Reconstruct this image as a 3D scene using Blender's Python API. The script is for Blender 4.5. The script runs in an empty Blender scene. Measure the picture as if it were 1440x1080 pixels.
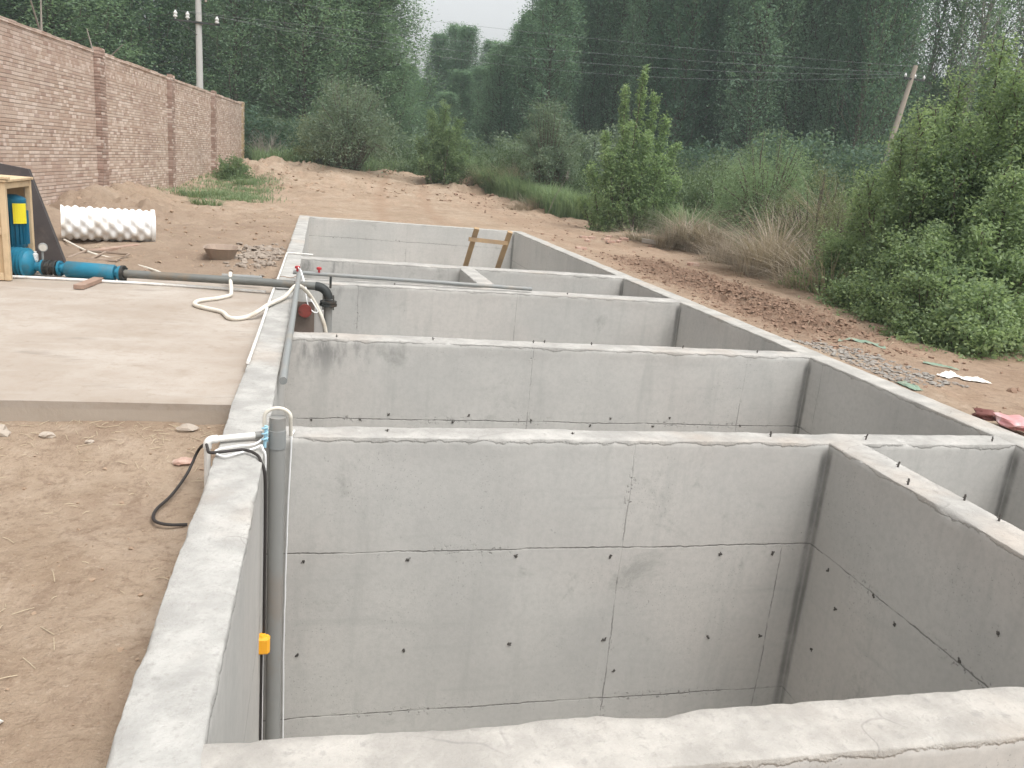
import bpy, math, random
import numpy as np
from mathutils import Vector, Matrix, noise

scene = bpy.context.scene
col = scene.collection
rnd = random.Random(7)
PI = math.pi

HAZE = .0011
# ------------------------------------------------------------------ helpers
def nz(x, y, z=0.0, s=1.0):
    return noise.noise(Vector((x * s, y * s, z * s)))

def fbm(x, y, z=0.0, s=1.0, o=4):
    return noise.fractal(Vector((x * s, y * s, z * s)), 1.0, 2.0, o)

def sstep(a, b, v):
    t = min(1.0, max(0.0, (v - a) / (b - a)))
    return t * t * (3 - 2 * t)

class MB:
    """collects shapes for ONE mesh object (world coordinates)"""
    def __init__(self):
        self.v, self.f = [], []
    def add(self, vs, fs):
        b = len(self.v)
        self.v += [tuple(p) for p in vs]
        self.f += [tuple(i + b for i in q) for q in fs]
        return self
    def box(self, lo, hi, bev=0.0, jit=0.0, M=None):
        x0, y0, z0 = lo; x1, y1, z1 = hi
        b = bev
        if b <= 0:
            vs = [(x0,y0,z0),(x1,y0,z0),(x1,y1,z0),(x0,y1,z0),(x0,y0,z1),(x1,y0,z1),(x1,y1,z1),(x0,y1,z1)]
            fs = [(3,2,1,0),(4,5,6,7),(0,1,5,4),(1,2,6,5),(2,3,7,6),(3,0,4,7)]
        else:
            def ring(i, z):
                return [(x0+i,y0+b,z),(x0+b,y0+i,z),(x1-b,y0+i,z),(x1-i,y0+b,z),(x1-i,y1-b,z),(x1-b,y1-i,z),(x0+b,y1-i,z),(x0+i,y1-b,z)]
            vs = ring(b, z0) + ring(0, z0+b) + ring(0, z1-b) + ring(b, z1)
            fs = [tuple(reversed(range(8))), tuple(range(24, 32))]
            for k in range(3):
                for i in range(8):
                    j = (i+1) % 8
                    fs.append((k*8+i, k*8+j, k*8+8+j, k*8+8+i))
        if jit:
            vs = [(a+rnd.uniform(-jit,jit), c+rnd.uniform(-jit,jit), d+rnd.uniform(-jit,jit)) for a,c,d in vs]
        if M is not None:
            vs = [tuple(M @ Vector(p)) for p in vs]
        return self.add(vs, fs)
    def tube(self, pts, r, seg=10, caps=True):
        pts = [Vector(p) for p in pts]
        n = len(pts)
        rs = r if isinstance(r, (list, tuple)) else [r]*n
        t0 = (pts[1]-pts[0]).normalized()
        up = Vector((0,0,1)) if abs(t0.z) < .9 else Vector((1,0,0))
        a = t0.cross(up).normalized()
        vs, fs = [], []
        for i, p in enumerate(pts):
            t = (pts[min(i+1,n-1)] - pts[max(i-1,0)]).normalized()
            a = (a - t*a.dot(t)).normalized()
            b = t.cross(a)
            for k in range(seg):
                th = 2*PI*k/seg
                vs.append(tuple(p + (a*math.cos(th) + b*math.sin(th))*rs[i]))
        for i in range(n-1):
            for k in range(seg):
                j = (k+1) % seg
                fs.append((i*seg+k, i*seg+j, i*seg+seg+j, i*seg+seg+k))
        if caps:
            fs.append(tuple(reversed(range(seg))))
            fs.append(tuple(range((n-1)*seg, n*seg)))
        return self.add(vs, fs)
    def lathe(self, p0, axis, prof, seg=20):
        """prof: list of (distance along the axis, radius)"""
        ax = Vector(axis).normalized()
        return self.tube([Vector(p0) + ax*d for d, _ in prof], [max(r, 1e-4) for _, r in prof], seg)
    def blob(self, c, r, seed=0, sub=2, rough=.35):
        import bmesh
        bm = bmesh.new()
        bmesh.ops.create_icosphere(bm, subdivisions=sub, radius=1.0)
        r = r if isinstance(r, (list, tuple)) else (r, r, r)
        vs = []
        for v in bm.verts:
            k = 1 + rough*nz(v.co.x*1.3+seed*7.1, v.co.y*1.3-seed*3.3, v.co.z*1.3+seed)
            vs.append((c[0]+v.co.x*r[0]*k, c[1]+v.co.y*r[1]*k, c[2]+v.co.z*r[2]*k))
        fs = [tuple(v.index for v in f.verts) for f in bm.faces]
        bm.free()
        return self.add(vs, fs)

def org(o):
    v = Vector((0,0,0))
    while o is not None:
        v += Vector(o.location); o = o.parent
    return v

def build(name, mb, mat, parent=None, loc=None, smooth=False):
    me = bpy.data.meshes.new(name)
    base = org(parent) if parent is not None else Vector(loc or (0,0,0))
    me.from_pydata([(x-base.x, y-base.y, z-base.z) for x,y,z in mb.v], [], mb.f)
    me.update()
    if smooth:
        me.polygons.foreach_set('use_smooth', [True]*len(me.polygons))
        try: me.set_sharp_from_angle(angle=math.radians(40))
        except Exception: pass
    o = bpy.data.objects.new(name, me)
    col.objects.link(o)
    if parent is not None: o.parent = parent
    else: o.location = base
    me.materials.append(mat)
    return o

def tag(o, label, cat, group=None, kind=None):
    if label: o['label'] = label
    if cat: o['category'] = cat
    if group: o['group'] = group
    if kind: o['kind'] = kind
    return o

def thing(name, label, cat, loc=(0,0,0), group=None):
    o = bpy.data.objects.new(name, None)
    o.empty_display_size = .2
    col.objects.link(o); o.location = loc
    return tag(o, label, cat, group)

def copy_tree(o, parent=None):
    c = o.copy(); col.objects.link(c)
    if parent is not None: c.parent = parent
    for ch in list(o.children): copy_tree(ch, c)
    return c

def npmesh(name, V, loops_per, mat, parent=None, loc=(0,0,0)):
    """V: (n*k,3) array of independent k-gons, local coordinates"""
    me = bpy.data.meshes.new(name)
    n = len(V)
    me.vertices.add(n); me.vertices.foreach_set('co', np.ascontiguousarray(V, np.float32).ravel())
    me.loops.add(n); me.loops.foreach_set('vertex_index', np.arange(n, dtype=np.int32))
    m = n//loops_per
    me.polygons.add(m)
    me.polygons.foreach_set('loop_start', np.arange(0, n, loops_per, dtype=np.int32))
    try: me.polygons.foreach_set('loop_total', np.full(m, loops_per, np.int32))
    except Exception: pass
    me.update(calc_edges=True)
    o = bpy.data.objects.new(name, me); col.objects.link(o)
    o.location = loc
    if parent is not None: o.parent = parent
    me.materials.append(mat)
    return o

def smooth_path(pts, n=8):
    """Catmull-Rom through the points"""
    P = [Vector(p) for p in pts]; out = []
    for i in range(len(P)-1):
        p0, p1, p2, p3 = P[max(i-1,0)], P[i], P[i+1], P[min(i+2,len(P)-1)]
        for k in range(n):
            t = k/n
            out.append(.5*((2*p1)+(p2-p0)*t+(2*p0-5*p1+4*p2-p3)*t*t+(3*p1-p0-3*p2+p3)*t**3))
    out.append(P[-1])
    return out

# ------------------------------------------------------------------ materials
class NT:
    def __init__(self, name):
        self.m = bpy.data.materials.new(name); self.m.use_nodes = True
        self.t = self.m.node_tree; self.t.nodes.clear()
        self.out = self.t.nodes.new('ShaderNodeOutputMaterial')
        self.pos = None
    def n(self, typ, **kw):
        nd = self.t.nodes.new(typ)
        for k, v in kw.items(): setattr(nd, k, v)
        return nd
    def link(self, a, b): self.t.links.new(a, b)
    def set(self, sock, v):
        if hasattr(v, 'is_output'): self.link(v, sock)
        else: sock.default_value = v
    def P(self):
        if self.pos is None: self.pos = self.n('ShaderNodeNewGeometry').outputs['Position']
        return self.pos
    def xyz(self):
        s = self.n('ShaderNodeSeparateXYZ'); self.link(self.P(), s.inputs[0]); return s.outputs
    def scale(self, v, s):
        m = self.n('ShaderNodeVectorMath', operation='MULTIPLY'); self.set(m.inputs[0], v); m.inputs[1].default_value = s
        return m.outputs[0]
    def noise(self, scale=5, detail=4, rough=.55, vec=None, dist=0.0):
        nd = self.n('ShaderNodeTexNoise'); self.set(nd.inputs['Vector'], vec if vec is not None else self.P())
        nd.inputs['Scale'].default_value = scale; nd.inputs['Detail'].default_value = detail
        nd.inputs['Roughness'].default_value = rough; nd.inputs['Distortion'].default_value = dist
        return nd.outputs['Fac']
    def math(self, op, a, b=None, c=None, clamp=False):
        m = self.n('ShaderNodeMath', operation=op, use_clamp=clamp)
        self.set(m.inputs[0], a)
        if b is not None: self.set(m.inputs[1], b)
        if c is not None: self.set(m.inputs[2], c)
        return m.outputs[0]
    def ramp(self, v, a, b, lo=0.0, hi=1.0):
        m = self.n('ShaderNodeMapRange', interpolation_type='SMOOTHSTEP'); self.set(m.inputs[0], v)
        for i, x in enumerate((a, b, lo, hi)): m.inputs[i+1].default_value = x
        return m.outputs[0]
    def mix(self, f, a, b, mode='MIX'):
        m = self.n('ShaderNodeMix', data_type='RGBA', blend_type=mode)
        self.set(m.inputs['Factor'], f)
        for s, v in ((6, a), (7, b)):
            if isinstance(v, tuple) and len(v) == 3: v = v + (1.0,)
            self.set(m.inputs[s], v)
        return m.outputs[2]
    def bump(self, h, strength=.3, dist=.02, normal=None):
        b = self.n('ShaderNodeBump'); b.inputs['Strength'].default_value = strength; b.inputs['Distance'].default_value = dist
        self.set(b.inputs['Height'], h)
        if normal is not None: self.link(normal, b.inputs['Normal'])
        return b.outputs[0]
    def done(self, base, rough=.9, normal=None, metal=0.0, spec=.25, trans=0.0, trans_col=None):
        p = self.n('ShaderNodeBsdfPrincipled')
        if isinstance(base, tuple) and len(base) == 3: base = base + (1.0,)
        self.set(p.inputs['Base Color'], base); self.set(p.inputs['Roughness'], rough)
        p.inputs['Metallic'].default_value = metal; p.inputs['Specular IOR Level'].default_value = spec
        if normal is not None: self.link(normal, p.inputs['Normal'])
        s = p.outputs[0]
        if trans > 0:
            tr = self.n('ShaderNodeBsdfTranslucent'); self.set(tr.inputs['Color'], trans_col if trans_col is not None else base)
            mx = self.n('ShaderNodeMixShader'); mx.inputs[0].default_value = trans
            self.link(s, mx.inputs[1]); self.link(tr.outputs[0], mx.inputs[2]); s = mx.outputs[0]
        self.link(s, self.out.inputs['Surface'])
        return self.m

def plain(name, c, rough=.6, metal=0.0, var=.15, scale=12, dirt=None, spec=.3, bump=.15):
    t = NT(name)
    f = t.noise(scale, 5, .6)
    a = tuple(x*(1-var) for x in c); b = tuple(min(1, x*(1+var)) for x in c)
    cc = t.mix(f, a, b)
    if dirt:
        g = t.ramp(t.noise(scale*.4, 6, .7), .48, .68)
        cc = t.mix(t.math('MULTIPLY', g, .7), cc, dirt)
    return t.done(cc, t.ramp(f, .2, .8, rough-.1, min(1, rough+.1)), t.bump(t.noise(scale*4, 4), bump, .004), metal, spec)

def concrete(name, axis='x', seams=(), low_seams=(), corners=(), z_joint=-.705, rust=0.0, top=(.445,.43,.402), streak=0.0):
    """cast wall: grey formed faces, pale mortar on the top, joint lines of the shutter boards"""
    t = NT(name)
    x, y, z = t.xyz()
    h = x if axis == 'x' else y
    big = t.noise(.9, 5, .6)
    col_ = t.mix(t.ramp(big, .3, .7), (.428,.418,.396), (.508,.494,.464))
    # shutter boards keep slightly different tones
    cell = t.n('ShaderNodeTexWhiteNoise', noise_dimensions='2D')
    cv = t.n('ShaderNodeCombineXYZ')
    t.set(cv.inputs[0], t.math('FLOOR', t.math('DIVIDE', t.math('ADD', h, 20.15), .61)))
    t.set(cv.inputs[1], t.math('FLOOR', t.math('DIVIDE', t.math('ADD', z, 20.0+z_joint*-1), 1.22)))
    t.link(cv.outputs[0], cell.inputs['Vector'])
    col_ = t.mix(t.ramp(cell.outputs['Value'], 0, 1, .0, .12), col_, (.60,.58,.545))
    warm = t.noise(.55, 2, .5, t.scale(t.P(), (1, 1, 1.6)))
    col_ = t.mix(t.ramp(warm, .42, .66, 0, .35), col_, (.53,.485,.445))
    # trowel / pour marks
    st = t.noise(2.2, 6, .65, t.scale(t.P(), (3.0, 3.0, .35)))
    col_ = t.mix(t.ramp(st, .5, .72, 0, .38), col_, (.35,.345,.325))
    hz_ = t.noise(2.0, 5, .6, t.scale(t.P(), (.5, .5, 5)))
    col_ = t.mix(t.ramp(hz_, .55, .75, 0, .34), col_, (.36,.355,.335))
    fine = t.noise(26, 5, .7)
    col_ = t.mix(t.ramp(fine, .35, .75, 0, .34), col_, (.345,.34,.32))
    sp_ = t.ramp(t.noise(9, 3, .6), .66, .74)
    sp2 = t.ramp(t.noise(60, 2, .5), .62, .70)
    col_ = t.mix(t.math('MULTIPLY', t.math('MULTIPLY', sp_, sp2), .8), col_, (.13,.13,.125))
    blot = t.ramp(t.noise(1.7, 7, .72, dist=.4), .58, .72)
    col_ = t.mix(t.math('MULTIPLY', blot, .65), col_, (.285,.282,.26))
    if streak:
        sz = t.math('MULTIPLY', t.ramp(z, -.45, -.05), t.ramp(h, .2, 1.1, 1, .0))
        s2 = t.ramp(t.noise(2.6, 5, .65, t.scale(t.P(), (2.2, 2.2, .8))), .45, .68)
        col_ = t.mix(t.math('MULTIPLY', t.math('MULTIPLY', sz, s2), streak), col_, (.15,.15,.145))
    wob = t.math('MULTIPLY', t.math('SUBTRACT', t.noise(1.6, 3), .5), .035)
    wob2 = t.math('MULTIPLY', t.math('SUBTRACT', t.noise(18, 4, .7), .5), .022)
    wb = t.math('ADD', wob, wob2)
    gap = t.ramp(t.noise(3.1, 4, .7), .36, .52)
    line = None
    def acc(v):
        nonlocal line
        line = v if line is None else t.math('MAXIMUM', line, v)
    for zj in (z_joint, z_joint-1.08):
        d = t.math('ABSOLUTE', t.math('SUBTRACT', t.math('ADD', z, wb), zj))
        acc(t.math('MULTIPLY', t.ramp(d, .001, .007, 1, 0), t.math('ADD', t.math('MULTIPLY', gap, .6), .16)))
        # honeycombing along the joint
        hc = t.math('MULTIPLY', t.ramp(d, .0, .055, 1, 0), t.ramp(t.noise(38, 3, .6), .56, .66))
        acc(t.math('MULTIPLY', t.math('MULTIPLY', hc, t.ramp(t.noise(1.3, 2), .46, .62)), .75))
    for s, only_low in [(s, False) for s in seams] + [(s, True) for s in low_seams]:
        d = t.math('ABSOLUTE', t.math('SUBTRACT', t.math('ADD', h, wb), s))
        v = t.math('MULTIPLY', t.ramp(d, .001, .0065, 1, 0), t.math('ADD', t.math('MULTIPLY', t.math('MULTIPLY', t.ramp(t.noise(4.3, 4, .7), .40, .58), t.ramp(z, -.25, -.8, .35, 1)), .6), .08))
        hc = t.math('MULTIPLY', t.math('MULTIPLY', t.ramp(d, .0, .045, 1, 0), t.ramp(t.noise(36, 3, .6), .56, .66)), t.ramp(t.noise(1.9, 2), .48, .64))
        v = t.math('MAXIMUM', v, t.math('MULTIPLY', hc, .75))
        if only_low: v = t.math('MULTIPLY', v, t.ramp(z, z_joint-.02, z_joint, 1, 0))
        acc(v)
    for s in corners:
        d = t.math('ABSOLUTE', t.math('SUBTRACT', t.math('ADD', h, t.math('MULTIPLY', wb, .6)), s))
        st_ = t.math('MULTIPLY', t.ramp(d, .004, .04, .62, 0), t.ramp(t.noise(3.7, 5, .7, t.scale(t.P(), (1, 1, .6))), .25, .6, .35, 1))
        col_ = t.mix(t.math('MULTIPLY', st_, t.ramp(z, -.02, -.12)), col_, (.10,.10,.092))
    pock = t.math('MULTIPLY', t.ramp(t.noise(95, 2, .5), .64, .70), t.ramp(t.noise(2.4, 4, .6), .45, .65))
    col_ = t.mix(t.math('MULTIPLY', pock, .55), col_, (.16,.155,.145))
    col_ = t.mix(t.math('MULTIPLY', line, .9), col_, (.115,.112,.104))
    # pale mortar skim on top, with slop running over the arris
    edge = t.math('ADD', z, t.math('MULTIPLY', t.math('SUBTRACT', t.noise(5.5, 5, .7), .5), .10))
    tm = t.ramp(edge, -.030, -.020)
    tn = t.noise(4.2, 6, .65)
    tc = t.mix(t.ramp(tn, .35, .7), tuple(c*.76 for c in top), tuple(min(1, c*1.06) for c in top))
    tc = t.mix(t.ramp(t.noise(1.1, 4), .5, .72, 0, .45), tc, (.45,.37,.30))
    tc = t.mix(t.math('MULTIPLY', t.ramp(t.noise(17, 5, .7), .56, .70), .55), tc, (.27,.26,.24))
    tc = t.mix(t.math('MULTIPLY', t.ramp(t.noise(48, 5, .75), .52, .68), .45), tc, (.30,.285,.26))
    tc = t.mix(t.ramp(t.noise(2.6, 5, .7, dist=.5), .54, .70, 0, .45), tc, (.36,.345,.32))
    crack = t.n('ShaderNodeTexVoronoi', feature='DISTANCE_TO_EDGE'); crack.inputs['Scale'].default_value = .9
    dv = t.n('ShaderNodeVectorMath', operation='ADD'); t.link(t.P(), dv.inputs[0])
    cvn = t.n('ShaderNodeTexNoise'); t.link(t.P(), cvn.inputs['Vector']); cvn.inputs['Scale'].default_value = 3
    t.link(t.scale(cvn.outputs['Color'], (.5,.5,.5)), dv.inputs[1]); t.link(dv.outputs[0], crack.inputs['Vector'])
    ck = t.math('MULTIPLY', t.ramp(crack.outputs['Distance'], .002, .007, 1, 0), t.ramp(t.noise(2.3, 2), .5, .6))
    tc = t.mix(t.math('MULTIPLY', ck, .35), tc, (.2,.19,.18))
    col_ = t.mix(tm, col_, tc)
    hgt = t.math('ADD', t.math('MULTIPLY', t.noise(60, 5, .7), .10), t.math('MULTIPLY', t.noise(3, 3), .25))
    hgt = t.math('SUBTRACT', hgt, t.math('MULTIPLY', line, .8))
    grain = t.math('ADD', t.math('MULTIPLY', t.noise(70, 5, .75), .55), t.math('MULTIPLY', t.noise(16, 6, .75), .9))
    hgt = t.math('ADD', hgt, t.math('MULTIPLY', tm, grain))
    return t.done(col_, .92, t.bump(hgt, .5, .02), spec=.12)

def leaf_mat(name, dark, light, trans=.25, clump=1.2, each=.35):
    t = NT(name)
    tc = t.n('ShaderNodeTexCoord').outputs['Object']
    oi = t.n('ShaderNodeObjectInfo').outputs['Random']
    isl = t.n('ShaderNodeNewGeometry').outputs['Random Per Island']
    f = t.math('ADD', t.math('MULTIPLY', t.noise(clump, 3, .6, tc), .9), t.math('MULTIPLY', isl, .5))
    f = t.math('ADD', f, t.math('MULTIPLY', t.math('SUBTRACT', oi, .5), each))
    c = t.mix(t.ramp(f, .4, 1.05), dark, light)
    return t.done(c, .6, None, 0, .2, trans, t.mix(.5, c, (light[0]*1.2, light[1]*1.25, light[2]*.7)))

def bark(name, c):
    t = NT(name)
    f = t.noise(6, 6, .7, t.scale(t.P(), (4, 4, .7)))
    return t.done(t.mix(f, tuple(x*.5 for x in c), c), .95, t.bump(f, .6, .03), spec=.1)

def brick_mat(name, c1, c2, mortar, dirt=.5):
    """stretchers and headers in courses: bed joints read stronger than head joints"""
    t = NT(name)
    x, y, z = t.xyz()
    wob = t.math('MULTIPLY', t.math('SUBTRACT', t.noise(2.2, 3), .5), .016)
    zz = t.math('DIVIDE', t.math('ADD', z, t.math('ADD', wob, 10)), .066)
    row = t.math('FLOOR', zz); fz = t.math('FRACT', zz)
    hh = t.math('ADD', t.math('ADD', x, y), t.math('MULTIPLY', t.math('SUBTRACT', t.noise(6, 3), .5), .02))
    def wn(a, b=None):
        w = t.n('ShaderNodeTexWhiteNoise', noise_dimensions='2D'); v = t.n('ShaderNodeCombineXYZ')
        t.set(v.inputs[0], a)
        if b is not None: t.set(v.inputs[1], b)
        t.link(v.outputs[0], w.inputs['Vector']); return w.outputs['Value']
    rrow = wn(row)
    L = t.math('ADD', .125, t.math('MULTIPLY', t.math('GREATER_THAN', wn(row, 3.3), .38), .125))
    hb = t.math('DIVIDE', t.math('ADD', hh, t.math('ADD', t.math('MULTIPLY', rrow, .25), 60)), L)
    bi = t.math('FLOOR', hb); fb = t.math('MULTIPLY', t.math('FRACT', hb), L)
    rb = wn(row, bi)
    c = t.mix(t.ramp(rb, .1, .9), c1, c2)
    c = t.mix(t.ramp(wn(bi, t.math('ADD', row, 77)), .78, .86, 0, .75), c, (.72,.61,.535))
    c = t.mix(t.ramp(wn(bi, t.math('ADD', row, 37)), .92, .95, 0, .6), c, (.30,.19,.15))
    c = t.mix(t.ramp(t.noise(.7, 5, .65), .42, .7, 0, dirt), c, (.42,.30,.245))
    c = t.mix(t.ramp(t.noise(1.7, 6, .7, t.scale(t.P(), (1, 1, .5))), .52, .75, 0, dirt*.8), c, (.55,.455,.395))
    c = t.mix(t.ramp(t.noise(30, 4, .7), .5, .75, 0, .35), c, (.33,.25,.21))
    head = t.math('MULTIPLY', t.ramp(fb, .004, .011, 1, 0), .5)
    dz = t.math('ABSOLUTE', t.math('SUBTRACT', fz, .5))
    bed = t.math('MULTIPLY', t.ramp(dz, .36, .46), t.math('ADD', t.math('MULTIPLY', t.ramp(rrow, .2, .9), .75), .2))
    bed = t.math('MULTIPLY', bed, t.ramp(t.noise(1.2, 4, .7), .25, .55, .45, 1))
    c = t.mix(head, c, mortar)
    c = t.mix(bed, c, tuple(q*.72 for q in mortar))
    hgt = t.math('SUBTRACT', t.math('MULTIPLY', t.noise(26, 4), .35), t.math('ADD', t.math('MULTIPLY', bed, 1.3), t.math('MULTIPLY', head, .5)))
    hgt = t.math('ADD', hgt, t.math('MULTIPLY', rb, .5))
    return t.done(c, .95, t.bump(hgt, .8, .02), spec=.1)

M = {}
M['steel'] = plain('galvanised grey pipe', (.16,.165,.155), .55, .3, .2, 9, (.22,.17,.12))
M['pvc_grey'] = plain('grey pvc', (.24,.248,.243), .45, 0, .08, 6, (.30,.27,.23))
M['pvc_dark'] = plain('dusty dark pvc', (.25,.25,.238), .5, 0, .1, 6, (.26,.23,.2))
M['pvc_white'] = plain('white pvc', (.72,.71,.68), .45, 0, .08, 10, (.5,.44,.37))
M['hose'] = plain('cream hose', (.66,.62,.54), .7, 0, .1, 14, (.48,.4,.31))
M['white_cord'] = plain('white cord', (.78,.78,.77), .6, 0, .05)
M['black_rubber'] = plain('black rubber', (.035,.03,.028), .6, 0, .2)
M['orange'] = plain('orange plastic', (.90,.42,.03), .4, 0, .06)
M['blue'] = plain('blue enamel', (.018,.175,.27), .5, 0, .25, 14, (.06,.13,.16))
M['blue_motor'] = plain('blue motor enamel', (.015,.135,.225), .5, 0, .12, 10)
M['yellow'] = plain('yellow plate', (.75,.64,.03), .5, 0, .06)
M['dark_steel'] = plain('dark flange', (.045,.048,.047), .6, .4, .3, 20, (.10,.07,.05))
M['plywood'] = plain('plywood', (.50,.36,.215), .75, 0, .14, 5, (.36,.25,.15))
M['timber'] = plain('raw timber', (.58,.44,.28), .8, 0, .15, 8, (.40,.29,.18))
M['old_timber'] = plain('weathered timber', (.31,.21,.16), .9, 0, .25, 9, (.42,.34,.27))
M['ladder_wood'] = plain('ladder wood', (.40,.275,.155), .85, 0, .2, 9, (.30,.22,.15))
M['form_board'] = plain('film faced board', (.052,.044,.043), .55, 0, .35, 4, (.11,.09,.08), .4)
M['red'] = plain('red valve', (.42,.045,.05), .45, 0, .15)
M['red_rust'] = plain('red flange', (.22,.05,.04), .55, 0, .25, 22, (.10,.05,.04))
M['brown_plate'] = plain('brown plate', (.155,.12,.10), .75, 0, .25, 7, (.22,.19,.165))
M['board_grey'] = plain('grey board', (.40,.38,.36), .85, 0, .12, 8)
M['brick_red'] = plain('loose brick', (.43,.285,.23), .95, 0, .25, 15, (.58,.50,.42), .1, .5)
M['stone'] = plain('stone', (.40,.345,.29), .95, 0, .25, 10, (.30,.235,.18), .1, .5)
M['mortar'] = plain('mortar lump', (.44,.415,.385), .95, 0, .2, 18, (.30,.26,.22), .1, .6)
M['green_net'] = plain('green net', (.21,.29,.22), .8, 0, .3, 30, (.32,.30,.24))
M['white_cloth'] = plain('white cloth', (.80,.78,.73), .9, 0, .08, 15, (.6,.52,.42))
M['pink_bag'] = plain('pink plastic', (.62,.30,.30), .45, 0, .35, 22, (.70,.62,.62))
M['dark_red_bag'] = plain('dark red plastic', (.16,.06,.05), .6, 0, .3, 20)
M['blue_tie'] = plain('pale blue tie', (.33,.55,.66), .5, 0, .1)
M['rubble'] = plain('dull rubble', (.27,.225,.185), .95, 0, .3, 12, (.36,.31,.26), .1, .5)
M['mortar_dull'] = plain('dull mortar', (.27,.25,.225), .95, 0, .35, 14, (.25,.185,.14), .1, .6)
M['straw'] = plain('straw', (.46,.38,.27), .9, 0, .25)
M['rust'] = plain('rusty basin', (.31,.24,.19), .9, .1, .25, 9, (.33,.255,.19))
M['tie_iron'] = plain('tie iron', (.10,.092,.083), .8, .3, .4, 40)
M['tube_white'] = plain('white ribbed plastic', (.80,.81,.80), .4, 0, .05, 10, (.60,.54,.46))
M['pole_conc'] = plain('pole concrete', (.46,.455,.43), .9, 0, .12, 3)
M['pole_old'] = plain('weathered pole', (.34,.29,.24), .9, 0, .18, 3)
M['porcelain'] = plain('porcelain', (.72,.72,.70), .35, 0, .05)
M['wire'] = plain('cable', (.20,.21,.21), .6, .2, .1)
M['lens'] = plain('gauge face', (.5,.47,.42), .35, 0, .2)
M['bark'] = bark('bark', (.17,.145,.115))
M['bark_pale'] = bark('pale bark', (.34,.32,.28))
M['dead_wood'] = bark('dead twig', (.33,.29,.25))

# ------------------------------------------------------------------ camera
W_PX, F_PX = 1440.0, 1151.38
R_ = Vector((.97213031, -.21728934, .08802278))
D_ = Vector((.02725149, -.26817924, -.96298352))
F_ = Vector((.23285194, .93854421, -.25478370))
cam_d = bpy.data.cameras.new('camera'); cam = bpy.data.objects.new('camera', cam_d); col.objects.link(cam)
cam_d.sensor_width = 36; cam_d.lens = 36*F_PX/W_PX; cam_d.clip_start = .05; cam_d.clip_end = 2000
mw = Matrix((( R_.x, -D_.x, -F_.x, 0), (R_.y, -D_.y, -F_.y, 0), (R_.z, -D_.z, -F_.z, 1.5), (0,0,0,1)))
cam.matrix_world = mw
scene.camera = cam

# ------------------------------------------------------------------ sky and light
wd = bpy.data.worlds.new('World'); scene.world = wd; wd.use_nodes = True
nt = wd.node_tree; nt.nodes.clear()
sky = nt.nodes.new('ShaderNodeTexSky'); sky.sky_type = 'NISHITA'; sky.sun_disc = False
SUN_EL, SUN_ROT = math.radians(66), math.radians(142)
sky.sun_elevation = SUN_EL; sky.sun_rotation = SUN_ROT
sky.air_density = 1.0; sky.dust_density = 6.0; sky.ozone_density = 1.0
hs = nt.nodes.new('ShaderNodeHueSaturation'); hs.inputs['Saturation'].default_value = .10
bg = nt.nodes.new('ShaderNodeBackground'); bg.inputs['Strength'].default_value = .15
wo = nt.nodes.new('ShaderNodeOutputWorld')
nt.links.new(sky.outputs[0], hs.inputs['Color']); nt.links.new(hs.outputs[0], bg.inputs['Color']); nt.links.new(bg.outputs[0], wo.inputs['Surface'])
sd = bpy.data.lights.new('sun', 'SUN'); so = bpy.data.objects.new('sun', sd); col.objects.link(so)
sd.energy = .3; sd.angle = math.radians(35); sd.color = (1, .97, .92)
sun_dir = Vector((math.sin(SUN_ROT)*math.cos(SUN_EL), math.cos(SUN_ROT)*math.cos(SUN_EL), math.sin(SUN_EL)))
so.rotation_euler = sun_dir.to_track_quat('Z', 'Y').to_euler()
scene.view_settings.view_transform = 'Standard'; scene.view_settings.look = 'None'
scene.view_settings.exposure = 0.95; scene.view_settings.gamma = 1.0

# ------------------------------------------------------------------ terrain
def edge_x(y):
    pts = [(-30,8.9),(8,8.9),(10,9.2),(16,10.5),(22,9.8),(26,8.9),(31,7.6),(36,6.6),(41,6.2),(60,6)]
    for (a, xa), (b, xb) in zip(pts, pts[1:]):
        if y <= b:
            return xa + (xb-xa)*(y-a)/(b-a) if y > a else xa
    return 6.0

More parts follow.
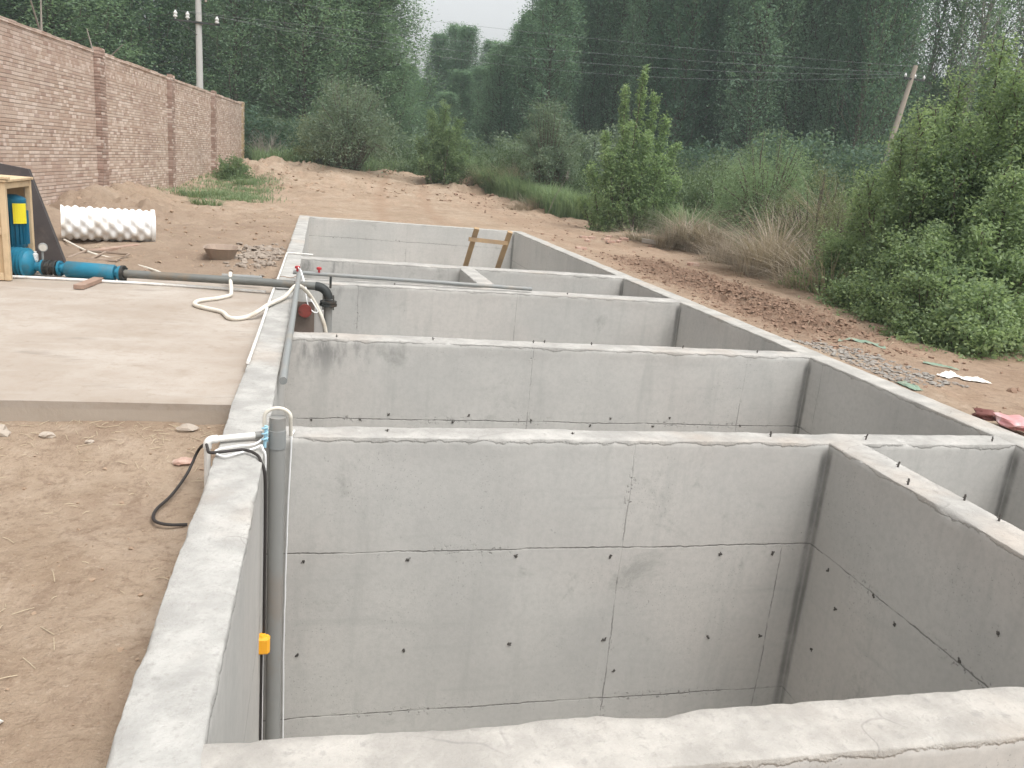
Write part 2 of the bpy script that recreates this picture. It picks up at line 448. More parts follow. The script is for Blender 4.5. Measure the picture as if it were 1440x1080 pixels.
def ground_z(x, y):
    left = x < 2.2
    n1 = fbm(x, y, 3.1, .55, 4)
    n2 = fbm(x, y, 9.7, 2.3, 4)
    n3 = fbm(x, y, 5.5, 7.0, 3)
    if left:
        z = -.26 + (.105+.03*n1)*sstep(4.25, 5.0, y) + .07*sstep(9.6, 11, y)
        z += .022*n1 + .014*n2 + .008*n3
        far = sstep(10.2, 11.5, y)*sstep(.2, -.6, x)
        z += far*(.03*n2 + .025*abs(n3) + .02*fbm(x, y, 1.2, 4.5, 3))
        # spoil heap along the foot of the brick wall
        hp = math.exp(-((x+4.7)/.75)**2)*sstep(12, 15, y)*sstep(27, 22, y)
        z += hp*(.16+.28*n1+.10*n2)
        hp2 = math.exp(-((x+3.55)/.8)**2 - ((y-18.3)/1.5)**2)
        z += hp2*(.14+.2*n2)
    else:
        near = sstep(6.3, 4.85, x)
        z = -.10 + .055*near + .03*n1 + .016*n2 + .008*n3
        z += .022*math.sin((x+.05*y)*5.2+2*n1)*sstep(5.2, 6.5, x)*.6
        z -= .035*sstep(.1,.0,abs(x-(7.2-.01*y+.1*n1))-.09)*sstep(4,9,y)
        z -= .03*sstep(.1,.0,abs(x-(8.4-.015*y+.1*n1))-.09)*sstep(4,9,y)
        till = math.exp(-((x-(6.05+.03*(y-10)))/.62)**2)*sstep(7.2, 9, y)*sstep(17, 13.5, y)
        z += till*(.07+.10*n2+.085*abs(n3)+.05*n3+.05*fbm(x,y,2.2,12,2))
    if y < 1.75: z = min(z, -.33 + .02*n2)
    # the far berm
    b = sstep(25, 38, y)
    z += b*(.84 - .18*sstep(-1.5, -4, x) - .25*sstep(0, 7, x) + .15*n1 + .12*n2 + .04*n3)
    z += sstep(31, 35, y)*sstep(41, 37, y)*.2*max(0, n1+.2)
    for off in (0.0, 1.55):
        xc = 1.6 + off + .012*(y-20)**2*.35 + .25*fbm(0, y, 8.0, .3, 2)
        z -= .035*max(0, 1-abs(x-xc)/.16)*sstep(20.5, 22, y)*sstep(38, 35, y)*(1+.6*n3)
    # low lip along the edge of the bank, then down into the ditch
    ex = edge_x(y) + .35*fbm(0, y, 2.0, .6, 3)
    d = max(x-ex, (y-40.5-.8*n1))
    z += .07*math.exp(-((d+.5)/.35)**2)*(1+n2)
    drop = sstep(-.1, 2.6, d)
    z += drop*(-1.35 + .12*n1) - .0*d
    z += sstep(5, 16, d)*1.25 + sstep(15, 60, d)*.8
    if x < -5.2: z = min(z, .2)
    return z

def axis_lines(segs):
    out = []
    for a, b, s in segs:
        n = max(1, round((b-a)/s))
        out += [a+(b-a)*i/n for i in range(n)]
    out.append(segs[-1][1])
    return out
xs = axis_lines([(-150,-60,30),(-60,-14,6),(-14,-6,.5),(-6,-.42,.06),(-.42,4.78,.52),(4.78,9.2,.055),(9.2,12,.14),(12,24,.6),(24,80,4),(80,150,35)])
ys = axis_lines([(-60,-20,10),(-20,-2,2),(-2,1.2,.3),(1.2,1.78,.145),(1.78,12,.06),(12,19.8,.1),(19.8,32,.14),(32,44,.2),(44,60,1),(60,140,8),(140,180,20)])
i0, i1 = min(range(len(xs)), key=lambda i: abs(xs[i]+.42)), min(range(len(xs)), key=lambda i: abs(xs[i]-4.78))
j0, j1 = min(range(len(ys)), key=lambda i: abs(ys[i]-1.78)), min(range(len(ys)), key=lambda i: abs(ys[i]-19.8))
g = MB()
nxs = len(xs)
g.v = [(x, y, ground_z(x, y)) for y in ys for x in xs]
for j in range(len(ys)-1):
    for i in range(nxs-1):
        if i0 <= i < i1 and j0 <= j < j1: continue
        g.f.append((j*nxs+i, j*nxs+i+1, (j+1)*nxs+i+1, (j+1)*nxs+i))

def ground_mat():
    t = NT('earth')
    x, y, z = t.xyz()
    n1 = t.noise(.6, 6, .6); n2 = t.noise(3.2, 7, .68); n3 = t.noise(22, 5, .7)
    c = t.mix(t.ramp(n1, .32, .68), (.318,.240,.172), (.40,.315,.236))
    c = t.mix(t.ramp(n2, .40, .72, 0, .6), c, (.26,.187,.127))
    c = t.mix(t.ramp(t.noise(1.4, 5, .6, dist=.6), .5, .72, 0, .5), c, (.45,.368,.29))
    red = t.math('MULTIPLY', t.ramp(x, 4.6, 5.6), t.ramp(t.noise(.5, 4), .25, .6))
    c = t.mix(t.math('MULTIPLY', red, .6), c, (.30,.207,.145))
    tx = t.math('ABSOLUTE', t.math('SUBTRACT', x, t.math('ADD', t.math('MULTIPLY', y, .03), 5.75)))
    till = t.math('MULTIPLY', t.math('MULTIPLY', t.ramp(tx, .35, 1.1, 1, 0), t.ramp(y, 7.2, 9)), t.ramp(y, 17.5, 14))
    c = t.mix(t.math('MULTIPLY', till, t.ramp(n2, .25, .6, .35, .95)), c, (.245,.155,.108))
    trk = t.noise(1.0, 6, .6, t.scale(t.P(), (3.2, .45, 1)))
    c = t.mix(t.math('MULTIPLY', t.math('MAXIMUM', t.ramp(x, 4.8, 5.5), t.ramp(y, 19, 22)), t.ramp(trk, .5, .68, 0, .5)), c, (.40,.285,.205))
    c = t.mix(t.ramp(n3, .47, .70, 0, .6), c, (.205,.143,.10))
    mott = t.noise(7.5, 7, .75, t.scale(t.P(), (1, .7, 1)), .4)
    c = t.mix(t.ramp(mott, .50, .68, 0, .55), c, (.20,.138,.098))
    c = t.mix(t.ramp(mott, .44, .30, 0, .4), c, (.47,.38,.30))
    c = t.mix(t.ramp(t.noise(55, 3, .6), .60, .72, 0, .35), c, (.50,.43,.35))
    rough_l = t.math('MULTIPLY', t.math('MULTIPLY', t.ramp(x, .3, -.5), t.ramp(y, 9.8, 11)), t.ramp(y, 23, 16))
    c = t.mix(t.math('MULTIPLY', rough_l, t.ramp(t.noise(1.1, 6, .65), .3, .6, .25, .8)), c, t.mix(mott, (.17,.122,.09), (.36,.275,.205)))
    far_t = t.ramp(y, 19.9, 22)
    yy = t.math('SUBTRACT', y, 20)
    xr = t.math('SUBTRACT', x, t.math('ADD', 2.375, t.math('MULTIPLY', t.math('MULTIPLY', yy, yy), .0042)))
    rut = t.ramp(t.math('ABSOLUTE', t.math('SUBTRACT', t.math('ABSOLUTE', t.math('ADD', xr, t.math('MULTIPLY', t.math('SUBTRACT', t.noise(.9, 3), .5), .5))), .775)), .06, .34, 1, 0)
    c = t.mix(t.math('MULTIPLY', t.math('MULTIPLY', rut, far_t), t.ramp(n2, .3, .6, .2, .7)), c, (.285,.195,.135))
    damp = t.ramp(t.noise(.8, 6, .68, dist=.8), .52, .66, 0, .45)
    c = t.mix(damp, c, (.235,.165,.118))
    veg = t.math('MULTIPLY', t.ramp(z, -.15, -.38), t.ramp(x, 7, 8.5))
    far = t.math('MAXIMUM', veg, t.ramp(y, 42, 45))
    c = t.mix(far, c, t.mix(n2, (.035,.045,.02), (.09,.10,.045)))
    h = t.math('ADD', t.math('MULTIPLY', n3, .5), t.math('ADD', n2, t.math('MULTIPLY', t.noise(70, 4, .7), .25)))
    h = t.math('ADD', h, t.math('MULTIPLY', till, t.math('MULTIPLY', t.noise(12, 5, .7), 2.5)))
    return t.done(c, .98, t.bump(h, .9, .05), spec=.08)
tag(build('ground', g, ground_mat(), smooth=True), 'bare brown earth round the concrete tank', 'ground', kind='structure')

# ------------------------------------------------------------------ concrete tank
def rough_wall(axis, a0, a1, b0, b1, z0, zt=0.0, step=.04, seed=0, chip=1.0, wander=.012):
    """cast wall running along axis; a: along, b: across; rough top, chipped arrises"""
    w = b1-b0
    nt_ = max(3, int(w/.045))
    mb = MB(); n = max(2, round((a1-a0)/step))
    below = [z0, -1.6, -.9, -.4, -.16, -.085, -.05]
    below = [z0] + [q for q in below[1:] if q > z0+.05]
    rows = []
    for i in range(n+1):
        a = a0+(a1-a0)*i/n
        wz = .005*nz(a, seed*3.7, 0, 1.1) + .003*nz(a, seed, 4, 5) - .003
        ring = []
        for side in (0, 1):
            q = seed*11+side*5
            c1 = .004 + chip*.016*max(0, nz(a, q, 1, 4.4))**1.3*2 + chip*.010*max(0, nz(a, q, 7, 17)) + chip*.05*max(0, nz(a, q, 3, 1.7)-.45)
            slop = .005*nz(a, q, 2, 7) + .004*nz(a, q, 5, 19) + wander*.45*nz(a, q, 8, 1.1)
            part = []
            for zz in below[:-2]: part.append((0, zz))
            part.append((slop*.3, below[-2])); part.append((slop*.8 - .002, below[-1]))
            part.append((slop + c1*.1, zt+wz-c1*1.0)); part.append((slop + c1*.45, zt+wz-c1*.4)); part.append((slop + c1*1.1, zt+wz))
            ring.append(part)
        tops = []
        for k in range(1, nt_):
            u = k/nt_
            tops.append((w*u, zt+wz + .0035*nz(a, w*u, seed+2, 7) + .0030*nz(a, w*u, seed, 21)))
        prof = ring[0] + tops + [(w-o, z) for o, z in reversed(ring[1])]
        for o, z in prof:
            mb.v.append((a, b0+o, z) if axis == 'x' else (b0+o, a, z))
        rows.append(len(prof))
    k = rows[0]
    for i in range(n):
        for j in range(k-1):
            q = (i*k+j, (i+1)*k+j, (i+1)*k+j+1, i*k+j+1)
            mb.f.append(q[::-1] if axis == 'x' else q)
    mb.f.append(tuple(range(k)) if axis == 'x' else tuple(reversed(range(k))))
    mb.f.append(tuple(n*k+j for j in (reversed(range(k)) if axis == 'x' else range(k))))
    return mb

ZB = -2.35
tank = thing('concrete_tank', 'large open grey concrete tank divided into bays, sunk in the bare earth', 'concrete tank', (2.2, 10, 0))
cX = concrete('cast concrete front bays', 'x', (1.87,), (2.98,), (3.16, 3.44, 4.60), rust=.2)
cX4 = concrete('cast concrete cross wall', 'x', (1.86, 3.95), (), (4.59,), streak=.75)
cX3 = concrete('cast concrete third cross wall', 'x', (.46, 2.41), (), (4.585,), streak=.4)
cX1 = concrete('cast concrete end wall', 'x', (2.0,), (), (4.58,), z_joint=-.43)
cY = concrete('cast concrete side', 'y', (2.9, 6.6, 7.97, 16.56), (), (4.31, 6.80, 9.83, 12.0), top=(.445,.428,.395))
cYL = concrete('cast concrete side left', 'y', (5.2,), (), z_joint=-.9, top=(.445,.434,.408))
cD = concrete('cast concrete divider', 'y', (), (), (4.315,))
cF = concrete('cast concrete front wall', 'x', (), (), top=(.45,.425,.388))
lw = build('side_wall', rough_wall('y', 1.687, 19.95, -.481, -.25, ZB, 0, .035, 1, 1.3, .02), cYL, tank, smooth=True)
rw = build('side_wall', rough_wall('y', 1.687, 19.95, 4.608, 4.85, ZB, 0, .05, 2, .9), cY, tank, smooth=True)
fw = build('end_wall', rough_wall('x', -.262, 4.62, 1.687, 1.913, ZB, -.003, .03, 3, 1.2, .016), cF, tank, smooth=True)
bw = build('end_wall', rough_wall('x', -.262, 4.62, 19.707, 19.95, ZB, -.003, .06, 4, .8), cX1, tank, smooth=True)
w5 = build('partition_wall', rough_wall('x', -.262, 4.62, 4.339, 4.53, ZB, -.003, .03, 5, 1.2), cX, tank, smooth=True)
w4 = build('partition_wall', rough_wall('x', -.262, 4.62, 6.829, 7.051, ZB, -.003, .04, 6, 1.2), cX4, tank, smooth=True)
w3 = build('partition_wall', rough_wall('x', -.262, 4.62, 9.863, 10.155, ZB, -.003, .05, 7), cX3, tank, smooth=True)
w2 = build('partition_wall', rough_wall('x', -.262, 4.62, 12.033, 12.319, ZB, -.003, .05, 8), cX4, tank, smooth=True)
dv = build('partition_wall', rough_wall('y', 1.90, 4.35, 3.184, 3.425, ZB, -.006, .03, 9, 1.3), cD, tank, smooth=True)
ev = build('partition_wall', rough_wall('y', 10.14, 12.045, 2.029, 2.262, ZB, -.006, .05, 10), cD, tank, smooth=True)
fl = MB().box((-.47, 1.70, ZB-.2), (4.84, 19.94, ZB-.002))
build('tank_floor', fl, cD, tank)

def tie(c, d, s):
    """stub of a shutter tie with its smear of grout"""
    mb = MB(); d = Vector(d); c = Vector(c)
    mb.lathe(c - d*.01, d, [(0,.0075),(.016,.0075),(.018,.004)], 7)
    for k in range(5):
        o = Vector((rnd.uniform(-1,1), rnd.uniform(-1,1), rnd.uniform(-1,1)))*.012
        o -= d*o.dot(d)
        mb.blob(c+o+d*.001, (rnd.uniform(.003,.007),)*3, s+k, 1, .6)
    return mb
k = 0
for X, Z in [(-.04,-.75),(.55,-.755),(1.2,-.75),(1.80,-.765),(2.55,-.765),(2.92,-.77),(-.06,-1.35),(.56,-1.36),(1.21,-1.35),(1.83,-1.35),(2.56,-1.37),(2.94,-1.38),(1.93,-1.58),(3.7,-.77),(4.3,-.76)]:
    k += 1; build('tie_bolt', tie((X, 4.339, Z), (0,-1,0), k), M['tie_iron'], w5)
for Y, Z in [(4.11,-.78),(3.47,-.77),(3.97,-.97),(4.12,-1.35),(2.83,-.43),(3.0,-.69),(3.68,-.71),(2.4,-.75),(3.45,-1.36)]:
    k += 1; build('tie_bolt', tie((3.184, Y, Z), (-1,0,0), k), M['tie_iron'], dv)
for X, Z in [(-.03,-.72),(.38,-.71),(.62,-.66),(1.19,-.72),(1.33,-.655),(1.9,-.69),(2.47,-.73),(2.66,-.66),(3.09,-.73),(3.25,-.64),(3.99,-.71)]:
    k += 1; build('tie_bolt', tie((X, 6.829, Z), (0,-1,0), k), M['tie_iron'], w4)
for X, Z in [(1.75,-.40),(1.83,-.42),(.3,-.44)]:
    k += 1; build('tie_bolt', tie((X, 19.707, Z), (0,-1,0), k), M['tie_iron'], bw)

def rebar(x, y, par, h=.04, r=.005):
    h *= .62
    lx, ly = rnd.uniform(-.006,.006), rnd.uniform(-.006,.006)
    mb = MB().tube([(x, y, -.03), (x+lx*.4, y+ly*.4, h*.5), (x+lx, y+ly, h)], [r, r*.95, r*.9], 6)
    mb.tube([(x-.012, y, h*.35), (x+.012, y+.004, h*.45)], r*.5, 5)
    build('rebar_stub', mb, M['tie_iron'], par)
for x, y in [(2.82,4.44),(3.5,4.42),(4.47,4.40),(.4,4.44),(1.5,4.43)]: rebar(x, y, w5, .05 if x > 2 else .015)
for x, y in [(3.36,3.92),(3.22,3.65),(3.40,3.43),(3.38,3.17),(3.25,2.7)]: rebar(x, y, dv, .045, .006)
for x, y in [(.16,6.87),(.98,6.92),(1.89,6.97),(2.0,7.0),(2.45,6.99),(3.36,7.0),(4.1,6.93)]: rebar(x, y, w4, .035)
for x, y in [(.9,10.0),(3.1,10.0)]: rebar(x, y, w3, .03)

# ------------------------------------------------------------------ concrete slab on the left
def slab_mat():
    t = NT('dirty slab')
    x, y, z = t.xyz()
    n = t.noise(.9, 6, .6); n2 = t.noise(3.5, 7, .7, dist=.3); n3 = t.noise(24, 5, .7)
    c = t.mix(t.ramp(n, .3, .7), (.335,.285,.238), (.41,.365,.318))
    c = t.mix(t.ramp(n2, .45, .7, 0, .5), c, (.30,.245,.195))
    sw = t.noise(1.0, 6, .65, t.scale(t.P(), (.8, 3.0, 1)))
    c = t.mix(t.ramp(sw, .5, .68, 0, .4), c, (.45,.412,.368))
    c = t.mix(t.ramp(t.noise(1.2, 4, .7, t.scale(t.P(), (.6, 2.5, 1))), .60, .72, 0, .6), c, (.23,.20,.17))
    c = t.mix(t.ramp(n3, .5, .70, 0, .45), c, (.33,.27,.215))
    c = t.mix(t.ramp(t.noise(9, 7, .75), .55, .70, 0, .5), c, (.26,.215,.17))
    c = t.mix(t.ramp(z, -.085, -.10, 0, .8), c, t.mix(n2, (.33,.275,.22), (.43,.375,.315)))
    return t.done(c, .95, t.bump(t.math('ADD', n2, t.math('MULTIPLY', n3, .4)), .4, .015), spec=.12)
sl = rough_wall('x', -9.0, -.484, 5.04, 9.78, -.40, -.062, .07, 21, 1.0)
tag(build('concrete_slab', sl, slab_mat(), loc=(-4, 7.4, -.2), smooth=True), 'dusty beige concrete slab beside the tank under the blower pipework', 'slab', kind='structure')

# ------------------------------------------------------------------ brick wall
bm_ = brick_mat('pale washed brick', (.46,.34,.268), (.565,.455,.378), (.43,.35,.29))
bp_ = brick_mat('brown pier brick', (.33,.225,.18), (.44,.32,.265), (.29,.225,.185), .4)
be_ = brick_mat('tan pier brick', (.46,.34,.19), (.52,.42,.27), (.36,.29,.2), .3)
PX = [(-5.36,9.0+5.6-0.0)]
def wx(y): return -5.24 + (y-16.17)*(1.75/23.39)      # face of the wall
WTOP = 3.17
bwall = thing('brick_wall', 'long pale red brick boundary wall with piers, higher than the tank', 'brick wall', (wx(25)-.1, 25, 0))
th_w = math.atan2(1.75, 23.39)
def wall_box(mb, y0, y1, f0, f1, z0, z1, n=1, bev=0.0):
    """f: offset from the face, positive towards the tank"""
    for i in range(n):
        ya, yb = y0+(y1-y0)*i/n, y0+(y1-y0)*(i+1)/n
        vs = []
        for z in (z0, z1):
            vs += [(wx(ya)+f0, ya, z), (wx(ya)+f1, ya, z), (wx(yb)+f1, yb, z), (wx(yb)+f0, yb, z)]
        mb.add(vs, [(3,2,1,0),(4,5,6,7),(0,1,5,4),(1,2,6,5),(2,3,7,6),(3,0,4,7)])
    return mb
build('wall_panel', wall_box(MB(), -3, 39.5, -.24, 0, -.6, WTOP-.068), bm_, bwall)
cop = MB()
y = -3.0
while y < 39.4:
    L = .25*rnd.choice((1,2,3,4)); e = min(39.5, y+L)
    wall_box(cop, y, e, -.262, .018+rnd.uniform(-.008,.008), WTOP-.067, WTOP+rnd.uniform(-.012,.012))
    y = e + .0005
build('coping', cop, bm_, bwall)
for i, py_ in enumerate((2.2, 8.4, 14.6, 20.81, 27.02, 33.19)):
    p = MB()
    z = -.6
    while z < WTOP+.02:
        j = rnd.uniform(-.006, .006)
        wall_box(p, py_-.19+j, py_+.19+rnd.uniform(-.006,.006), .0015, .125+rnd.uniform(-.006,.006), z, z+.058)
        wall_box(p, py_-.175, py_+.175, .001, .112, z+.058, z+.066)
        z += .066
    build('pier', p, bp_, bwall)
ep = MB(); z = -.6
while z < WTOP:
    wall_box(ep, 39.503, 39.88+rnd.uniform(-.012,.012), -.25, .06+rnd.uniform(-.012,.012), z, z+.06); z += .066
    wall_box(ep, 39.503, 39.86, -.24, .045, z-.006, z)
build('pier', ep, be_, bwall)['label'] = 'tan brick end pier'

# ------------------------------------------------------------------ utility poles and lines
pole = thing('utility_pole', 'pale concrete utility pole with crossarm standing behind the brick wall', 'utility pole', (-5.4, 41.2, -.3))
build('pole', MB().tube([(-5.4,41.2,-.3),(-5.45,41.2,5),(-5.5,41.2,11)], [.17,.14,.10], 14), M['pole_conc'], pole, smooth=True)
build('crossarm', MB().box((-6.5,41.02,6.38), (-4.55,41.08,6.46)).tube([(-6.3,41.06,6.40),(-5.5,41.1,5.9)], .02, 6), M['dark_steel'], pole)
build('clamp', MB().lathe((-5.45,41.2,6.36), (0,0,1), [(0,.17),(.12,.17)], 14), M['pole_old'], pole)
for px_, pz_ in ((-6.4,6.46),(-5.9,6.46),(-4.68,6.40)):
    ins = MB().lathe((px_,41.05,pz_), (0,0,1), [(0,.03),(.06,.03),(.08,.09),(.13,.10),(.16,.05),(.2,.085),(.26,.09),(.3,.045),(.36,.03)], 12)
    build('insulator', ins, M['porcelain'], pole, smooth=True)
build('bracket', MB().box((-5.34,41.05,7.5),(-5.1,41.15,7.56)).tube([(-5.15,41.1,7.3),(-5.15,41.1,7.75)], .05, 8), M['pole_old'], pole)
pr = thing('utility_pole', 'slim weathered utility pole leaning among the trees on the far bank', 'utility pole', (26.6, 36.9, .6))
build('pole', MB().tube([(26.55,36.9,.4),(27.15,36.95,4.2),(27.75,37.0,7.95)], [.16,.135,.105], 12), M['pole_old'], pr, smooth=True)
build('crossarm', MB().box((27.2,36.9,7.28),(28.35,36.97,7.36)), M['dark_steel'], pr)
for dx in (-.42,.12,.62):
    build('insulator', MB().lathe((27.66+dx,36.93,7.36), (0,0,1), [(0,.02),(.05,.05),(.1,.06),(.16,.03),(.2,.02)], 8), M['porcelain'], pr)
wl = ['highest power line strung between the two utility poles', 'second highest power line strung between the two poles', 'third power line from the top between the two poles', 'lowest power line strung between the two utility poles']
for i, (a, b, s) in enumerate([((-5.15,41.1,7.7),(27.7,37,7.9),.25),((-5.9,41.05,6.82),(27.24,36.93,7.56),.3),((-6.4,41.05,6.82),(27.78,36.93,7.56),.75),((-4.68,41.05,6.76),(28.28,36.93,7.56),1.1)]):
    a, b = Vector(a), Vector(b)
    pts = [a.lerp(b, t/24) + Vector((0,0,-s*4*(t/24)*(1-t/24))) for t in range(25)]
    tag(build('power_line', MB().tube(pts, .0055, 5), M['wire'], loc=a), wl[i], 'power line', 'power lines between the utility poles')

# ------------------------------------------------------------------ crate, blower and pipework
SZ = -.06
cr = thing('wooden_crate', 'open plywood crate standing on the slab round the blue motor', 'crate', (-3.4, 9.55, SZ))
build('side_panel', MB().box((-3.95,9.22,SZ+.03),(-3.10,9.235,.90)), M['plywood'], cr)
build('back_panel', MB().box((-3.95,9.96,SZ+.03),(-3.11,9.975,.90)), M['plywood'], cr)
for z0 in (SZ+.002, .40, .84): build('batten', MB().box((-3.95,9.195,z0),(-3.098,9.219,z0+.075),.004), M['timber'], cr)
build('post', MB().box((-3.095,9.19,SZ+.002),(-3.04,9.25,.915),.004), M['timber'], cr)
build('post', MB().box((-3.095,9.93,SZ+.002),(-3.04,9.985,.915),.004), M['timber'], cr)
build('rail', MB().box((-3.093,9.252,.85),(-3.045,9.928,.912),.004), M['timber'], cr)
build('lid', MB().box((-3.97,9.17,.918),(-3.02,10.0,.945),.004).box((-3.97,9.16,.947),(-3.0,9.24,.972),.004), M['timber'], cr)

bl = thing('air_blower', 'blue air blower with upright motor and yellow plate inside the crate', 'blower', (-3.2, 9.65, SZ))
mot = MB().lathe((-3.18,9.80,.20), (0,0,1), [(0,.05),(.015,.115),(.03,.125),(.44,.125),(.46,.132),(.52,.132),(.54,.11),(.56,.05)], 26)
for k in range(22):
    th = 2*PI*k/22; c, s = math.cos(th), math.sin(th)
    mot.add([(-3.18+.12*c-.004*s,9.80+.12*s+.004*c,.25),(-3.18+.12*c+.004*s,9.80+.12*s-.004*c,.25),(-3.18+.145*c,9.80+.145*s,.25),
             (-3.18+.12*c-.004*s,9.80+.12*s+.004*c,.60),(-3.18+.12*c+.004*s,9.80+.12*s-.004*c,.60),(-3.18+.145*c,9.80+.145*s,.60)],
            [(0,2,5,3),(2,1,4,5),(0,1,2),(3,5,4)])
motor = build('motor', mot, M['blue_motor'], bl, smooth=True)
lab = MB()
for k in range(6):
    t0, t1 = -1.25+k*.16, -1.25+(k+1)*.16
    lab.add([(-3.18+.149*math.cos(t0),9.80+.149*math.sin(t0),.47),(-3.18+.149*math.cos(t1),9.80+.149*math.sin(t1),.47),
             (-3.18+.149*math.cos(t1),9.80+.149*math.sin(t1),.68),(-3.18+.149*math.cos(t0),9.80+.149*math.sin(t0),.68)], [(0,1,2,3)])
build('nameplate', lab, M['yellow'], motor)
cas = MB().lathe((-3.29,9.70,.06), (.97,-.2,0), [(0,.06),(.02,.13),(.22,.15),(.30,.14),(.34,.10),(.36,.05)], 22)
for k in range(7):
    cas.lathe(Vector((-3.27,9.696,.06))+Vector((.97,-.2,0))*(.04+.036*k), (.97,-.2,0), [(0,.155),(.008,.168),(.016,.155)], 22)
casing = build('casing', cas, M['blue'], bl, smooth=True)
build('foot', MB().box((-3.3,9.55,SZ+.002),(-3.05,9.84,SZ+.04),.006), M['dark_steel'], bl)
build('outlet', MB().tube([(-3.02,9.66,.035),(-2.84,9.625,.035)], .05, 16), M['blue'], bl, smooth=True)
def pipe_at(x): return Vector((x, 9.47 + (x+2.0)*(-.171), .035 if x < -2 else .035+.028*min(1,(x+2)/1.5)))
ax = Vector((1,-.171,0)).normalized()
def flange(mb, x, r=.082, w=.022, bolts=True):
    c = pipe_at(x)
    mb.lathe(c, ax, [(0,.04),(0.001,r),(w,r),(w+.001,.04)], 20)
    if bolts:
        s = ax.cross(Vector((0,0,1)))
        for k in range(6):
            th = 2*PI*k/6+.3
            p = c + (s*math.cos(th)+Vector((0,0,1))*math.sin(th))*r*.8
            mb.lathe(p - ax*.014, ax, [(0,.009),(w+.028,.009)], 6)
    return mb
vb = MB()
flange(vb, -2.85); flange(vb, -2.80)
vb.lathe(pipe_at(-2.83), ax, [(0,.07),(.03,.065),(.09,.065),(.115,.07)], 16)
build('check_valve', flange(vb, -2.735), M['dark_steel'], bl, smooth=True)
build('flange', flange(MB(), -2.87), M['blue'], bl, smooth=True)
build('flange', flange(MB(), -2.70), M['blue'], bl, smooth=True)
gs = build('gauge', MB().tube([pipe_at(-2.86)+Vector((0,0,.05)), pipe_at(-2.86)+Vector((0,0,.17))], .011, 8)
      .lathe(pipe_at(-2.86)+Vector((.0,.02,.21)), (.3,-.95,0), [(0,.03),(.002,.046),(.035,.046),(.04,.038)], 18), M['pvc_grey'], bl, smooth=True)
build('gauge_face', MB().lathe(pipe_at(-2.86)+Vector((.0,.02,.21))+Vector((.3,-.95,0)).normalized()*.0405, (.3,-.95,0), [(0,.001),(.0005,.037),(.001,.001)], 18), M['lens'], gs)
build('relief_valve', MB().lathe(pipe_at(-2.94)+Vector((0,.02,.03)), (0,0,1), [(0,.02),(.03,.02),(.035,.028),(.10,.028),(.11,.014),(.13,.014)], 12), M['porcelain'], bl, smooth=True)

si = thing('silencer', 'blue cylindrical silencer between the blower valve and the steel pipe', 'silencer', tuple(pipe_at(-2.37)-Vector((0,0,.09))))
build('barrel', MB().lathe(pipe_at(-2.625), ax, [(0,.03),(.001,.078),(.012,.086),(.495,.086),(.507,.078),(.508,.03)], 30), M['blue'], si, smooth=True)
build('neck', MB().tube([pipe_at(-2.70), pipe_at(-2.62)], .05, 16), M['blue'], si, smooth=True)
build('neck', MB().tube([pipe_at(-2.118), pipe_at(-2.06)], .05, 16), M['blue'], si, smooth=True)
build('flange', flange(MB(), -2.085, .08), M['blue'], si, smooth=True)

sp = thing('steel_pipe', 'dark grey steel air pipe crossing the slab and the tank rim', 'pipe', (-1, 9.3, 0))
build('pipe', MB().tube([pipe_at(-2.06), pipe_at(-1.5), pipe_at(-.5), pipe_at(-.02)], .043, 18), M['steel'], sp, smooth=True)
build('flange', flange(MB(), -2.06, .088, .03), M['dark_steel'], sp, smooth=True)
e0 = pipe_at(-.02); ed = Vector((1,-.171,0)).normalized()
elb = [e0-ed*.01] + [e0 + ed*(.13*math.sin(t*PI/16)) + Vector((0,0,-.13*(1-math.cos(t*PI/16)))) for t in range(0, 9)]
build('elbow', MB().tube(elb, .049, 18), M['dark_steel'], sp, smooth=True)
dp = elb[-1]
build('flange', MB().lathe(dp+Vector((0,0,-.02)), (0,0,-1), [(0,.05),(.001,.09),(.022,.09),(.023,.075),(.03,.075),(.031,.095),(.055,.095),(.056,.05)], 20), M['dark_steel'], sp, smooth=True)
for k in range(4):
    th = PI/4+k*PI/2
    build('bolt', MB().tube([dp+Vector((.078*math.cos(th),.078*math.sin(th),.035)), dp+Vector((.078*math.cos(th),.078*math.sin(th),-.11))], .009, 6), M['tie_iron'], sp)
build('lever', MB().box((dp.x+.005,dp.y-.01,dp.z+.12),(dp.x+.03,dp.y+.01,dp.z+.25),.003), M['dark_steel'], sp)
build('downpipe', MB().tube([dp+Vector((0,0,-.06)), dp+Vector((.0,0,-2.2))], .047, 18), M['pvc_dark'], sp, smooth=True)

fb = MB()
Mx = Matrix.Identity(4)
fb.add([(-4.6,10.85,-.16),(-2.86,10.52,-.16),(-3.36,10.95,.98),(-3.72,11.02,1.02),(-4.75,11.2,1.0)] + [(-4.6,10.90,-.16),(-2.85,10.57,-.16),(-3.35,11.0,.98),(-3.72,11.07,1.02),(-4.75,11.25,1.0)],
       [(0,1,2,3,4),(9,8,7,6,5),(1,0,5,6),(2,1,6,7),(3,2,7,8),(4,3,8,9),(0,4,9,5)])
tag(build('form_board', fb, M['form_board'], loc=(-3.7,10.8,-.15)), 'large dark board with a slanted edge propped up behind the crate', 'board')

